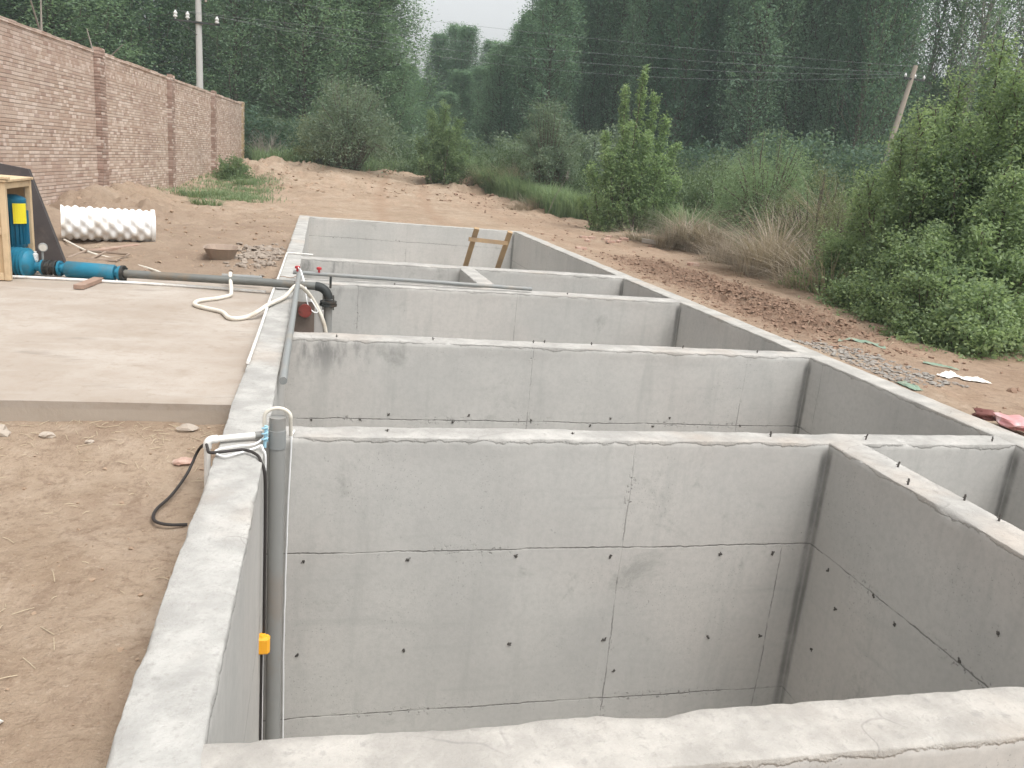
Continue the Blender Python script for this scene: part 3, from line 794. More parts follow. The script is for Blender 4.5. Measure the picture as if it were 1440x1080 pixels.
wp = smooth_path([(-3.6,9.35,-.045),(-2.88,9.40,-.047),(-2.03,9.40,-.047),(-1.3,9.36,-.047),(-.56,9.24,-.047)], 4)
tag(build('white_pipe', MB().tube(wp, .016, 10), M['pvc_white'], loc=(-2,9.4,SZ), smooth=True), 'thin straight white pipe lying on the slab below the steel pipe', 'pipe')
tag(build('timber_block', MB().box((-.05,-.36,0),(.05,.36,.045),.004,M=Matrix.Translation((-2.30,9.25,-.058))@Matrix.Rotation(-.1,4,'Z')), M['old_timber'], loc=(-2.30,9.25,-.058)), 'weathered timber block lying under the blue silencer', 'timber')
tag(build('timber_plank', MB().box((-.055,-.75,0),(.055,.75,.05),.004,M=Matrix.Translation((-2.86,12.4,-.12))@Matrix.Rotation(-.35,4,'Z')), M['old_timber'], loc=(-2.86,12.4,-.12)), 'reddish plank on the earth poking from under the white ribbed tube', 'plank')
yh = smooth_path([(-3.6,13.1,-.08),(-2.9,11.6,-.04),(-2.45,11.35,-.10),(-2.0,10.75,-.09),(-1.75,10.35,-.10),(-1.5,9.95,-.10)], 6)
tag(build('yellow_hose', MB().tube(yh, .016, 8), M['hose'], loc=(-2.5,11,-.1), smooth=True), 'thin cream hose lying on the earth before the white ribbed tube', 'hose')
tag(build('rusty_grating', MB().tube([(-3.02,11.1,-.06),(-2.45,11.0,-.05),(-2.4,11.5,-.02),(-2.95,11.65,-.03),(-3.02,11.1,-.06)], .018, 6).tube([(-2.75,11.05,-.05),(-2.7,11.6,-.02)], .012, 6).box((-2.98,11.12,-.08),(-2.44,11.55,-.065)), M['rust'], loc=(-2.7,11.3,-.08)), 'small rusty grating lying flat on the earth behind the blower', 'grating')

# white ribbed tube
tb = thing('ribbed_tube', 'large white plastic tube with knobbly ribs lying on the earth by the brick wall', 'plastic tube', (-3.05,13.45,-.1))
A0, A1 = Vector((-3.68,13.28,.150)), Vector((-2.47,13.60,.140))
axd = (A1-A0).normalized(); L = (A1-A0).length
s_ = axd.cross(Vector((0,0,1))).normalized(); u_ = s_.cross(axd)
seg, nn = 64, 132
mbt = MB()
for i in range(nn+1):
    d = L*i/nn
    for k in range(seg):
        th = 2*PI*k/seg
        r = .226 + 0.021*math.cos(d*2*PI/.19 + .35*math.sin(th*2))*math.cos(th*7 + d*3) + .010*abs(math.cos(d*2*PI/.19))
        if d > L-.05: r = .25
        if d > L-.012: r = .245
        p = A0 + axd*d + (s_*math.cos(th)+u_*math.sin(th))*r
        mbt.v.append(tuple(p))
for i in range(nn):
    for k in range(seg):
        j = (k+1) % seg
        mbt.f.append((i*seg+k, i*seg+j, (i+1)*seg+j, (i+1)*seg+k))
build('tube_wall', mbt, M['tube_white'], tb, smooth=True)
build('rim', MB().lathe(A1-axd*.05, axd, [(0,.215),(.001,.256),(.02,.26),(.052,.26),(.053,.215)], 48), M['tube_white'], tb, smooth=True)

# basin, cup, rubble near the left rim
bs = MB()
cx, cy, z0 = -1.30, 11.85, ground_z(-1.3,11.85)-.02
ring = []
for zz, ra, rb in ((0,.15,.28),(.16,.22,.40),(.17,.235,.415),(.165,.21,.385),(.03,.14,.27)):
    for k in range(16):
        th = 2*PI*k/16
        q = (abs(math.cos(th))**.6*math.copysign(1,math.cos(th)), abs(math.sin(th))**.6*math.copysign(1,math.sin(th)))
        ring.append((cx+ra*q[0], cy+rb*q[1]*.8, z0+zz))
fs = [tuple(reversed(range(16)))]
for a in range(4):
    for k in range(16):
        j = (k+1) % 16
        fs.append((a*16+k, a*16+j, a*16+16+j, a*16+16+k))
fs.append(tuple(range(64,80)))
tag(build('metal_basin', MB().add(ring, fs), M['rust'], loc=(cx,cy,z0)), 'shallow dusty brown basin on the earth behind the steel pipe', 'basin')
tag(build('cup', MB().lathe((-.74,9.95,-.10), (.15,.1,1), [(0,.02),(.001,.035),(.07,.045),(.075,.045),(.07,.038),(.01,.03)], 16), M['pvc_white'], loc=(-.74,9.95,-.1), smooth=True), 'small cream cup on the earth right behind the steel pipe', 'cup')
tag(build('pipe_offcut', MB().tube([(-1.05,9.62,.045),(-.62,9.56,.05)], .03, 12), M['pvc_grey'], loc=(-.8,9.6,0), smooth=True), 'short pale pipe offcut lying against the back of the steel pipe', 'pipe')
rub = MB()
for k in range(420):
    x, y = rnd.gauss(-.88,.22), rnd.gauss(12.6,.75)
    if x > -.55: x = -.55-rnd.random()*.2
    r = rnd.choice((.015,.02,.025,.03,.045))
    rub.blob((x, y, ground_z(x,y)+r*.4), (r*rnd.uniform(.8,1.6), r*rnd.uniform(.8,1.6), r*rnd.uniform(.5,.9)), k, 1, .8)
tag(build('rubble', rub, M['rubble'], loc=(-.9,12.6,-.1)), 'spread of small stony rubble beside the left rim of the tank', 'rubble', kind='stuff')
cl = MB()
for k in range(7500):
    y = rnd.triangular(7.2, 17, 9.5); x = rnd.gauss(6.0+.03*(y-10), .42)
    if x < 4.98: continue
    r = .004 + .021*rnd.random()**3.2
    cl.blob((x, y, ground_z(x,y)+r*.25), (r*rnd.uniform(.8,1.7), r*rnd.uniform(.8,1.7), r*rnd.uniform(.5,1)), k, 1, .9)
for k in range(700):
    y = rnd.uniform(4.5, 34); x = rnd.uniform(5.0, min(9.4, edge_x(y)))
    r = .008 + .03*rnd.random()**3
    cl.blob((x, y, ground_z(x,y)+r*.3), (r*1.2, r*1.1, r*.8), k, 1, .9)
for k in range(900):
    x, y = rnd.uniform(-2.5,7), rnd.uniform(29,40)
    r = .012 + .05*rnd.random()**3
    cl.blob((x, y, ground_z(x,y)+r*.3), (r*1.4, r*1.1, r*.8), k, 1, .9)
for k in range(700):
    if k % 2: x, y = rnd.uniform(-3.2,-.55), rnd.uniform(2.3, 5.0)
    else: x, y = rnd.uniform(-4.6,-.6), rnd.uniform(10.0, 22)
    r = (.003 if k % 2 else .01) + (.009 if k % 2 else .03)*rnd.random()**4
    cl.blob((x, y, ground_z(x,y)+r*.3), (r*1.2, r*1.1, r*.8), k, 1, .9)
soil = NT('soil clod'); n_ = soil.noise(14, 4)
xx_ = soil.xyz()[0]
cc_ = soil.mix(soil.ramp(xx_, 3, 5), soil.mix(n_, (.25,.17,.115), (.42,.32,.235)), soil.mix(n_, (.205,.135,.097), (.30,.205,.15)))
tag(build('dirt_clods', cl, soil.done(cc_, .98, spec=.05), loc=(6,11,0), smooth=True), 'dark reddish clods of turned soil along the right side of the tank', 'soil clods', kind='stuff')

# ------------------------------------------------------------------ hoses, cords and pipes at the rim
hp = smooth_path([(-.95,9.62,.055),(-.94,9.36,.115),(-.92,9.22,.03),(-.90,9.05,-.038),(-.90,8.87,-.042),(-1.0,8.67,-.042),(-1.14,8.5,-.042),(-1.16,8.3,-.042),(-1.08,8.16,-.042),(-.88,7.97,-.042),(-.8,7.74,-.042),(-.73,7.67,-.042),(-.64,7.75,-.04),(-.55,7.80,.0),(-.46,8.08,.028),(-.33,8.55,.03),(-.23,8.72,.12),(-.14,8.88,.06),(-.04,9.0,-.09),(.05,9.0,-.27),(.10,9.0,-.48),(.13,9.0,-.9),(.13,9.0,-1.5)], 8)
tag(build('white_hose', MB().tube(hp, .021, 12), M['hose'], loc=(-.9,8.5,-.06), smooth=True), 'thick cream hose snaking over the slab and hanging into the tank', 'hose')
ep_ = smooth_path([(-.09,12.35,.016),(-.25,12.37,.016),(-.44,12.40,.016)], 3) + smooth_path([(-.462,12.37,.014),(-.462,10.4,.014),(-.470,9.45,.008),(-.472,8.4,.010),(-.468,7.1,.012),(-.470,5.86,.012)], 5)
tag(build('white_conduit', MB().tube(ep_, .0125, 8), M['pvc_white'], loc=(-.46,9,0), smooth=True), 'thin white conduit bent at a corner along the left rim of the tank', 'conduit')
hg = [(-.215,9.40,.145),(-.215,8.5,.112),(-.215,7.0,.046),(-.215,6.1,.030),(-.213,5.45,-.002)]
tag(build('hanging_pipe', MB().tube(smooth_path(hg, 4), .027, 18), M['pvc_grey'], loc=(-.215,7.4,.05), smooth=True), 'long grey plastic pipe lying along the inside of the left rim', 'pipe')
cdt = thing('conduit', 'slender grey conduit with two red taps laid across the bays', 'conduit', (1.2,10.2,.05))
build('tube', MB().tube([(-.30,10.03,.075),(.3,10.02,.068),(1.2,10.01,.058),(2.62,9.985,.040)], .024, 14), M['pvc_grey'], cdt, smooth=True)
for x in (-.25,.0):
    v = MB().tube([(x,10.02,.09),(x,10.02,.12)], .014, 10)
    v.lathe((x,10.02,.12), (0,0,1), [(0,.012),(.004,.030),(.03,.030),(.036,.014)], 12)
    build('tap', v, M['red'], cdt, smooth=True)
tag(build('thin_wire', MB().tube(smooth_path([(-.62,10.1,-.06),(-.45,10.05,.012),(-.32,10.0,.012),(-.24,9.98,.05)], 5), .006, 6), M['rust'], loc=(-.45,10.05,0)), 'thin brown wire crossing the left rim beside the red taps', 'wire')
tc_ = smooth_path([(-.24,10.0,.14),(-.22,9.7,.16),(-.20,9.42,.19),(-.16,9.2,.10),(-.10,9.0,-.02),(-.04,8.9,-.10),(.0,8.9,-.17),(-.04,8.9,-.18),(-.10,8.95,-.13),(-.13,9.05,-.02),(-.16,9.25,.11),(-.20,9.45,.185)], 6)
tag(build('thin_white_cord', MB().tube(tc_, .007, 6), M['white_cord'], loc=(-.15,9.2,.05)), 'thin white cord tied round the top of the grey pipe by the red taps', 'cord')
plate = thing('valve_plate', 'brown plate with a red round flange in the corner of the bay', 'valve plate', (-.13,9.0,-.5))
build('plate', MB().box((-.245,8.985,-2.2),(-.035,9.005,-.09),.003), M['brown_plate'], plate)
build('side_board', MB().box((-.03,9.0,-2.2),(.06,9.02,-.18),.003), M['board_grey'], plate)
fr = build('flange', MB().lathe((-.135,8.984,-.175), (0,-1,0), [(0,.03),(.001,.066),(.03,.07),(.075,.07),(.076,.052),(.05,.045),(.045,.001)], 26), M['red_rust'], plate, smooth=True)
build('handle', MB().tube([(-.165,8.925,-.205),(-.135,8.915,-.175),(-.105,8.925,-.145)], .007, 6), M['red'], fr)

vp = thing('standing_pipe', 'grey plastic pipe standing upright in the near left bay corner', 'pipe', (-.19,4.23,-1.4))
build('pipe', MB().tube([(-.190,4.24,.135),(-.190,4.24,-.5),(-.188,4.24,ZB+.01)], .042, 24, caps=True), M['pvc_dark'], vp, smooth=True)
build('collar', MB().lathe((-.190,4.24,-.035), (0,0,1), [(0,.042),(.001,.0452),(.10,.0452),(.101,.042)], 24), M['pvc_grey'], vp, smooth=True)
arch = [(-.255,4.25,.03),(-.256,4.25,.10)] + [(-.19-.066*math.cos(t*PI/8), 4.25, .13+.05*math.sin(t*PI/8)) for t in range(0,9)] + [(-.124,4.26,.10),(-.122,4.28,.02)]
tag(build('arched_hose', MB().tube(smooth_path(arch,3), .010, 10), M['hose'], loc=(-.19,4.25,.1), smooth=True), 'short cream hose arched over the top of the standing grey pipe', 'hose')
bt = MB()
for k in range(3):
    zz = .015+.03*k
    bt.tube([(-.25+.0*k+.014*math.cos(t), 4.20+.014*math.sin(t), zz+.003*t) for t in [q*PI/5 for q in range(11)]], .005, 6)
tag(build('cable_tie', bt.tube([(-.25,4.20,-.02),(-.245,4.2,.1)], .009, 6), M['blue_tie'], loc=(-.25,4.2,.03)), 'pale blue plastic ties wrapped beside the top of the standing pipe', 'cable tie')
el = thing('elbow_pipe', 'white plastic pipe with an elbow lying across the near left rim', 'pipe', (-.42,4.25,.02))
build('pipe', MB().tube([(-.275,4.27,.024),(-.36,4.245,.024),(-.50,4.20,.022)], .0165, 14), M['pvc_white'], el, smooth=True)
build('elbow', MB().tube([(-.485,4.205,.022)] + [(-.505-.026*math.sin(t*PI/12), 4.198-.008*math.sin(t*PI/12), .022-.026*(1-math.cos(t*PI/12))) for t in range(7)] + [(-.532,4.19,-.022)], .0215, 16), M['pvc_white'], el, smooth=True)
build('drop_pipe', MB().tube([(-.532,4.19,-.02),(-.533,4.19,-.28)], .0165, 14), M['pvc_white'], el, smooth=True)
build('coupling', MB().lathe((-.305,4.262,.024), (.96,.27,0), [(0,.0165),(.001,.0195),(.04,.0195),(.041,.0165)], 14), M['pvc_dark'], el, smooth=True)
wc = smooth_path([(-.262,4.30,.01),(-.262,4.22,.022),(-.30,4.16,.012),(-.38,4.13,.012),(-.46,4.08,.012),(-.475,4.03,.012),(-.43,3.98,.012),(-.37,4.02,.012),(-.30,4.09,.012),(-.265,4.13,.016),(-.258,4.10,.022),(-.25,4.07,.014),(-.236,4.05,-.03),(-.243,4.06,-.3),(-.242,4.07,-1.2),(-.242,4.08,-2.3)], 8)
tag(build('white_cable', MB().tube(wc, .005, 8), M['white_cord'], loc=(-.35,4.1,.01), smooth=True), 'white cable looped on the near left rim beside the elbow pipe', 'cable')
kc = smooth_path([(-.57,3.77,-.252),(-.64,3.755,-.246),(-.70,3.775,-.243),(-.73,3.83,-.243),(-.732,3.93,-.243),(-.69,4.09,-.238),(-.645,4.28,-.20),(-.60,4.36,-.10),(-.545,4.22,-.012),(-.52,4.10,.012),(-.50,4.02,.016),(-.44,4.02,.02),(-.34,4.05,.02),(-.275,4.0,.012),(-.252,3.95,-.008),(-.232,3.92,-.06),(-.228,3.92,-.3),(-.228,3.92,-.7),(-.228,3.93,-.97)], 8)
fs_ = thing('float_switch', 'orange float switch hanging on its black cable in the near bay', 'float switch', (-.235,3.93,-1.0))
build('cable', MB().tube(kc, .0078, 8), M['black_rubber'], fs_, smooth=True)
build('float', MB().box((-.262,3.89,-1.055),(-.196,3.945,-.955),.012), M['orange'], fs_, smooth=False)
build('float_cap', MB().box((-.282,3.895,-1.03),(-.2625,3.94,-.965),.005).lathe((-.235,3.92,-.957),(0,0,1),[(0,.022),(.012,.016),(.014,.008)],12), M['orange'], fs_)
build('lower_cable', MB().tube([(-.238,3.93,-1.05),(-.24,3.94,-1.5),(-.239,3.95,-2.3)], .0075, 8), M['black_rubber'], fs_)
wr = smooth_path([(-.12,4.40,.006),(-.125,4.35,.012),(-.132,4.325,-.01),(-.134,4.32,-.12),(-.142,4.32,-.35),(-.146,4.32,-.6),(-.149,4.32,-.8),(-.15,4.32,-1.0),(-.152,4.32,-1.3),(-.147,4.32,-1.8),(-.147,4.32,-2.3)], 6)
wr = [Vector((p.x+.012+.0035*nz(p.z*9,1,1), p.y, p.z)) for p in wr]
tag(build('white_rope', MB().tube(wr, .0052, 6), M['white_cord'], loc=(-.13,4.33,-.5)), 'thin white rope hanging down the near cross wall by the pipe', 'rope')

# wooden ladder in the far bay
la = thing('wooden_ladder', 'rough wooden ladder end sticking up out of the far bay', 'ladder', (2.6,12.7,-1))
def plank(p0, p1, w, d):
    p0, p1 = Vector(p0), Vector(p1); t = (p1-p0).normalized(); a = t.cross(Vector((0,1,0))).normalized(); b = t.cross(a)
    vs = [p + a*sx*w/2 + b*sy*d/2 + Vector((rnd.uniform(-.003,.003),0,rnd.uniform(-.003,.003))) for p in (p0,p1) for sx, sy in ((-1,-1),(1,-1),(1,1),(-1,1))]
    return [tuple(v) for v in vs], [(3,2,1,0),(4,5,6,7),(0,1,5,4),(1,2,6,5),(2,3,7,6),(3,0,4,7)]
build('rail', MB().add(*plank((2.30,12.36,.57),(1.97,14.0,-2.33),.075,.05)), M['ladder_wood'], la)
build('rail', MB().add(*plank((2.82,12.36,.55),(2.47,14.0,-2.33),.075,.05)), M['ladder_wood'], la)
for s in (.062,.36,.5,.68,.86):
    a = Vector((2.30,12.31,.57)).lerp(Vector((1.97,13.95,-2.33)), s); b = Vector((2.82,12.31,.55)).lerp(Vector((2.47,13.95,-2.33)), s)
    d = (b-a).normalized()*.05
    if s > .05: build('rung', MB().add(*plank(a-d*(1.6 if s < .1 else 1), b+d*.2, .06, .03)), M['ladder_wood'], la)

# ------------------------------------------------------------------ loose things on the ground
def brick(x, y, rz, s=1.0, tilt=0.0):
    z = ground_z(x, y)
    Mt = Matrix.Translation((x, y, z+.012)) @ Matrix.Rotation(rz, 4, 'Z') @ Matrix.Rotation(tilt, 4, 'X')
    return MB().box((-.12*s,-.058,-.02),(.12*s,.058,.045),.006,.005,M=Mt), (x, y, z)
blist = [(5.5,17.1,.1,1,'single pale brick on the earth close to the far right rim'),
 (6.53,20.22,.4,.8,None),(6.4,19.45,1.1,1,None),(6.95,20.9,.2,1,None),(7.3,20.7,.5,.9,None),(7.17,19.94,.2,1,None),(7.44,20.12,.8,.7,None),(7.85,20.8,.3,1,None),(6.8,20.4,1.4,.6,None),(7.6,21.3,.9,.8,None),
 (8.12,19.53,.6,.6,'small pale brick lump left of the concrete post on the earth'),(7.5,15.7,.2,1,'pale brick lying alone before the dry grass bank')]
for x, y, rz, s, lb in blist:
    mb, l = brick(x, y, rz, s, rnd.uniform(-.2,.2))
    tag(build('loose_brick', mb, M['brick_red'], loc=l), lb or 'reddish brick scattered on the earth beyond the far right rim', 'brick', 'bricks scattered beyond the right rim')
Mt = Matrix.Translation((8.85,19.5,ground_z(8.85,19.5)+.03)) @ Matrix.Rotation(-1.05,4,'Z')
tag(build('concrete_post', MB().box((-1.15,-.06,-.05),(1.15,.06,.06),.008,.006,M=Mt), M['mortar'], loc=(8.85,19.5,-.1)), 'pale concrete post lying along the edge of the dry grass bank', 'post')
stl = [(-1.72,4.83,.055,'largest flat grey stone at the foot of the slab'),(-1.46,4.80,.032,'small pale stone at the foot of the slab'),(-.74,4.90,.045,'pale stone in the corner between slab and tank rim'),(-.93,2.37,.028,'white stone on the bare earth at the bottom left'),(-1.22,4.72,.018,'tiny reddish pebble on the earth before the slab edge')]
for i, (x, y, r, lb) in enumerate(stl):
    z = ground_z(x, y)
    tag(build('stone', MB().blob((x,y,z+r*.3),(r*1.3,r,r*.65),i+40,2,.55), M['white_cloth'] if i == 3 else M['stone'], loc=(x,y,z)), lb, 'stone', 'stones on the earth left of the tank')
mb = MB().blob((-.70,4.52,ground_z(-.7,4.52)+.012),(.06,.04,.018),77,2,.5)
tag(build('brick_fragment', mb, M['brick_red'], loc=(-.7,4.52,-.2)), 'pink brick fragment on the earth beside the elbow pipe', 'brick')
mh = MB()
for k in range(1300):
    t_ = rnd.random(); x = 5.06 + rnd.random()**1.3*.75; y = 6.1+t_*1.8
    r = .003+.020*rnd.random()**3
    mh.blob((x,y,ground_z(x,y)+r*.35),(r*rnd.uniform(.9,1.9),r*rnd.uniform(.9,1.6),r*.6),k+300,1,.9)
tag(build('mortar_rubble', mh, M['mortar_dull'], loc=(5.4,7,0)), 'grey mortar rubble heaped along the outside of the right rim', 'rubble', kind='stuff')
def cloth(cx, cy, lx, ly, rz, h, seed, n=14):
    mb = MB()
    for j in range(n+1):
        for i in range(n+1):
            u, v = i/n-.5, j/n-.5
            x = cx + math.cos(rz)*u*lx - math.sin(rz)*v*ly*(1+.5*nz(u*3,seed)); y = cy + math.sin(rz)*u*lx + math.cos(rz)*v*ly
            e = max(0, 1-4*max(u*u, v*v))
            mb.v.append((x, y, ground_z(x,y)+.012+h*e*(.6+.8*nz(u*5+seed, v*5, seed))+.01*nz(u*20,v*20,seed)))
    for j in range(n):
        for i in range(n): mb.f.append((j*(n+1)+i, j*(n+1)+i+1, (j+1)*(n+1)+i+1, (j+1)*(n+1)+i))
    return mb
tag(build('green_sheet', cloth(5.09,6.02,.10,.24,.1,.03,1), M['green_net'], loc=(5.1,6.02,0), smooth=True), 'scrap of green sheet at the end of the mortar rubble', 'plastic scrap')
tag(build('green_net', cloth(6.25,7.0,.34,.06,-.6,.02,2), M['green_net'], loc=(6.25,7,0), smooth=True), 'strip of green netting on the earth above the white rag', 'netting')
tag(build('green_net', cloth(5.95,7.9,.5,.06,-.7,.015,6), M['green_net'], loc=(5.95,7.9,0), smooth=True), 'faded strip of green netting behind the mortar rubble', 'netting')
tag(build('white_rag', cloth(5.93,6.52,.18,.14,.2,.05,3), M['white_cloth'], loc=(5.93,6.52,0), smooth=True), 'crumpled white rag on the earth, left one of two', 'rag', 'white rags on the right bank')
tag(build('white_rag', cloth(6.13,6.41,.30,.11,-.1,.04,4), M['white_cloth'], loc=(6.13,6.41,0), smooth=True), 'longer flat white rag on the earth, right one of two', 'rag', 'white rags on the right bank')
bag = thing('plastic_bag', 'crumpled pink and white plastic bag beside the right rim', 'plastic bag', (5.0,4.85,-.03))
build('bag', MB().blob((5.03,4.80,.01),(.10,.15,.05),5,3,.7), M['pink_bag'], bag, smooth=True)
build('bag_neck', MB().blob((4.97,5.02,-.0),(.06,.09,.035),9,3,.9), M['dark_red_bag'], bag, smooth=True)

# ------------------------------------------------------------------ vegetation
def leaf_quads(C, S, rng, up=.3, elong=.5):
    """one rhombus leaf per centre"""
    n = len(C)
    nrm = rng.normal(size=(n,3)); nrm[:,2] = np.abs(nrm[:,2])+up; nrm /= np.linalg.norm(nrm,axis=1)[:,None]
    a = rng.normal(size=(n,3)); u = np.cross(nrm, a); u /= np.linalg.norm(u,axis=1)[:,None]; v = np.cross(nrm, u)
    S = S[:,None]
    return np.stack([C-u*S*.5, C+v*S*elong*.5+nrm*S*.06, C+u*S*.5, C-v*S*elong*.5+nrm*S*.06], 1).reshape(-1,3)

def limbs(segs, r0):
    mb = MB()
    for a, b, r1, r2 in segs:
        m = (Vector(a)+Vector(b))/2 + Vector((rnd.uniform(-.03,.03), rnd.uniform(-.03,.03), 0))*(Vector(b)-Vector(a)).length
        mb.tube([a, m, b], [r1, (r1+r2)/2, r2], 6)
    return mb

def poplar(name, h, r, nbr, nleaf, leaf, seed, lm, bk, fast=1.0, base=.08, ragged=.0):
    """trunk with steep limbs, each limb carrying an upright plume of leaves"""
    rng = np.random.default_rng(seed); rr = random.Random(seed)
    root = bpy.data.objects.new(name, None); col.objects.link(root)
    top = (rr.uniform(-.15,.15), rr.uniform(-.15,.15), h*.55)
    segs = [((0,0,-.6), top, .16, .09), (top, (top[0]*1.3,top[1]*1.3,h*.96), .09, .02)]
    C = []; per = max(8, nleaf//nbr)
    for k in range(nbr):
        t = base + (1-base)*((k+.5)/nbr)**.85
        az = k*2.39996 + rr.uniform(-.5,.5)
        prof = min(1, .5+2.2*(t-base)) * max(.06, (1-t))**.5 * 1.2
        if rr.random() < ragged: prof *= rr.uniform(.2,.7)
        Lr = r*prof*rr.uniform(.35,1.15)**.6
        pl = h*rr.uniform(.09,.17)*fast*(1.1-.45*t)
        b0 = Vector((top[0]*t, top[1]*t, max(0, h*t-pl*.9)))
        b1 = Vector((math.cos(az)*Lr, math.sin(az)*Lr, h*t-pl*.25))
        b2 = b1 + Vector((math.cos(az)*Lr*.12, math.sin(az)*Lr*.12, pl))
        if b2.z > h: b2.z = h - rr.random()*.3
        segs += [(tuple(b0), tuple(b1), .04, .02), (tuple(b1), tuple(b1.lerp(b2,.7)), .02, .006)]
        s = rng.random(per)**.85
        ctr = np.where((s<.3)[:,None], np.array(b0)+(np.array(b1)-np.array(b0))*(s/.3)[:,None], np.array(b1)+(np.array(b2)-np.array(b1))*((s-.3)/.7)[:,None])
        wdt = r*.215*(1.25-.9*np.clip((s-.3)/.7,0,1))
        C.append(ctr + rng.normal(size=(per,3))*wdt[:,None]*np.array([1,1,1.05]))
    C = np.concatenate(C)
    S = leaf*rng.uniform(.6,1.3,len(C))
    tr = build('trunk', limbs(segs,.1), bk, None); tr.parent = root
    npmesh('crown', leaf_quads(C, S, rng), 4, lm, root)
    return root

def bush(name, h, r, nsh, nleaf, leaf, seed, lm, bk, droop=.0, spread=1.0, clump=.22, flat=1.0, elong=.5):
    """many shoots from a short stool, leaves strung along them"""
    rng = np.random.default_rng(seed); rr = random.Random(seed)
    root = bpy.data.objects.new(name, None); col.objects.link(root)
    segs = []; C = []; per = max(6, nleaf//nsh)
    for k in range(nsh):
        az = k*2.39996 + rr.uniform(-.4,.4); e = math.sqrt((k+.5)/nsh)
        reach = r*e*rr.uniform(.8,1.1)*spread
        z1 = h*(math.sqrt(max(0,1-(e*.93)**2))*rr.uniform(.50,1.06)*flat+.05)
        z1 = max(z1, .12*h)
        p0 = Vector((math.cos(az)*.1*r, math.sin(az)*.1*r, 0)); p2 = Vector((math.cos(az)*reach, math.sin(az)*reach, z1))
        p1 = p0.lerp(p2,.5) + Vector((0,0,h*(.10+.14*e))) 
        p3 = p2 + Vector((math.cos(az)*r*.15, math.sin(az)*r*.15, -droop*h*.25 + (1-droop)*h*.05))
        segs += [(tuple(p0),tuple(p1),.03*h/3,.018*h/3),(tuple(p1),tuple(p2),.018*h/3,.006*h/3)]
        path = [p0,p1,p2,p3]
        for q in range(per):
            s = rr.random()**.85*3; i = min(2,int(s)); c = path[i].lerp(path[i+1], s-i)
            C.append((c.x, c.y, c.z))
    C = np.array(C); C += rng.normal(size=C.shape)*clump*r*np.array([.55,.55,.45])
    C[:,2] = np.abs(C[:,2])
    S = leaf*rng.uniform(.6,1.35,len(C))
    tr = build('stem', limbs(segs,.1), bk, None); tr.parent = root
    npmesh('foliage', leaf_quads(C, S, rng, .25, elong), 4, lm, root)
    return root

def spires(name, spec, nleaf, leaf, seed, lm, bk):
    """cluster of upright poplar shoots: spec = (dx, dy, height, radius)"""
    rng = np.random.default_rng(seed); rr = random.Random(seed)
    root = bpy.data.objects.new(name, None); col.objects.link(root)
    segs = []; C = []; tot = sum(h*r for _,_,h,r in spec)
    for dx, dy, h, r in spec:
        segs.append(((dx*.4,dy*.4,-.3),(dx,dy,h*.97),.045,.008))
        m = int(nleaf*h*r/tot); nb = max(10,int(h*9)); per = m//nb
        for k in range(nb):
            t = .05+.95*(k+.5)/nb; az = k*2.4+rr.uniform(-.5,.5)
            L_ = r*max(.12,(1-t))**.55*rr.uniform(.7,1.25)
            b0 = Vector((dx*(.4+.6*t),dy*(.4+.6*t),h*t*.95)); tip = b0+Vector((math.cos(az)*L_,math.sin(az)*L_,L_*rr.uniform(1.0,2.0)))
            if tip.z > h: tip.z = h-rr.random()*.1
            if k % 2: segs.append((tuple(b0),tuple(b0.lerp(tip,.85)),.014,.004))
            ss = rng.random(per)**.7
            c = np.array(b0)[None]*(1-ss[:,None]) + np.array(tip)[None]*ss[:,None]
            C.append(c + rng.normal(size=(per,3))*np.array([.16,.16,.18])*r)
    C = np.concatenate(C); S = leaf*rng.uniform(.6,1.35,len(C))
    tr = build('stem', limbs(segs,.1), bk, None); tr.parent = root
    npmesh('crown', leaf_quads(C, S, rng), 4, lm, root)
    return root

def blades(n, spread, h, w, seed, lean=.35, arch=.5, fn=None):
    """tuft of grass blades: two-piece bent strips, local coordinates"""
    rng = np.random.default_rng(seed)
    th = rng.uniform(0,2*np.pi,n); rad = np.sqrt(rng.random(n))*spread
    base = np.stack([rad*np.cos(th), rad*np.sin(th), np.zeros(n)],1) if fn is None else fn(rng, n)
    az = th + rng.normal(size=n)*.8; H = h*rng.uniform(.45,1.15,n); ln = lean*rng.uniform(.2,1.6,n)
    d = np.stack([np.cos(az),np.sin(az),np.zeros(n)],1); sd = np.stack([-np.sin(az),np.cos(az),np.zeros(n)],1)
    W = w*rng.uniform(.6,1.3,n)[:,None]
    up = np.array([0,0,1.0])
    mid = base + d*(H*ln*.45)[:,None] + up*(H*.62)[:,None]
    tip = base + d*(H*ln*(1+arch))[:,None] + up*(H*(1-.55*arch*ln/max(lean,.01)*.5))[:,None]
    q1 = np.stack([base-sd*W, base+sd*W, mid+sd*W*.8, mid-sd*W*.8],1)
    q2 = np.stack([mid-sd*W*.8, mid+sd*W*.8, tip+sd*W*.1, tip-sd*W*.1],1)
    return np.concatenate([q1.reshape(-1,3), q2.reshape(-1,3)])

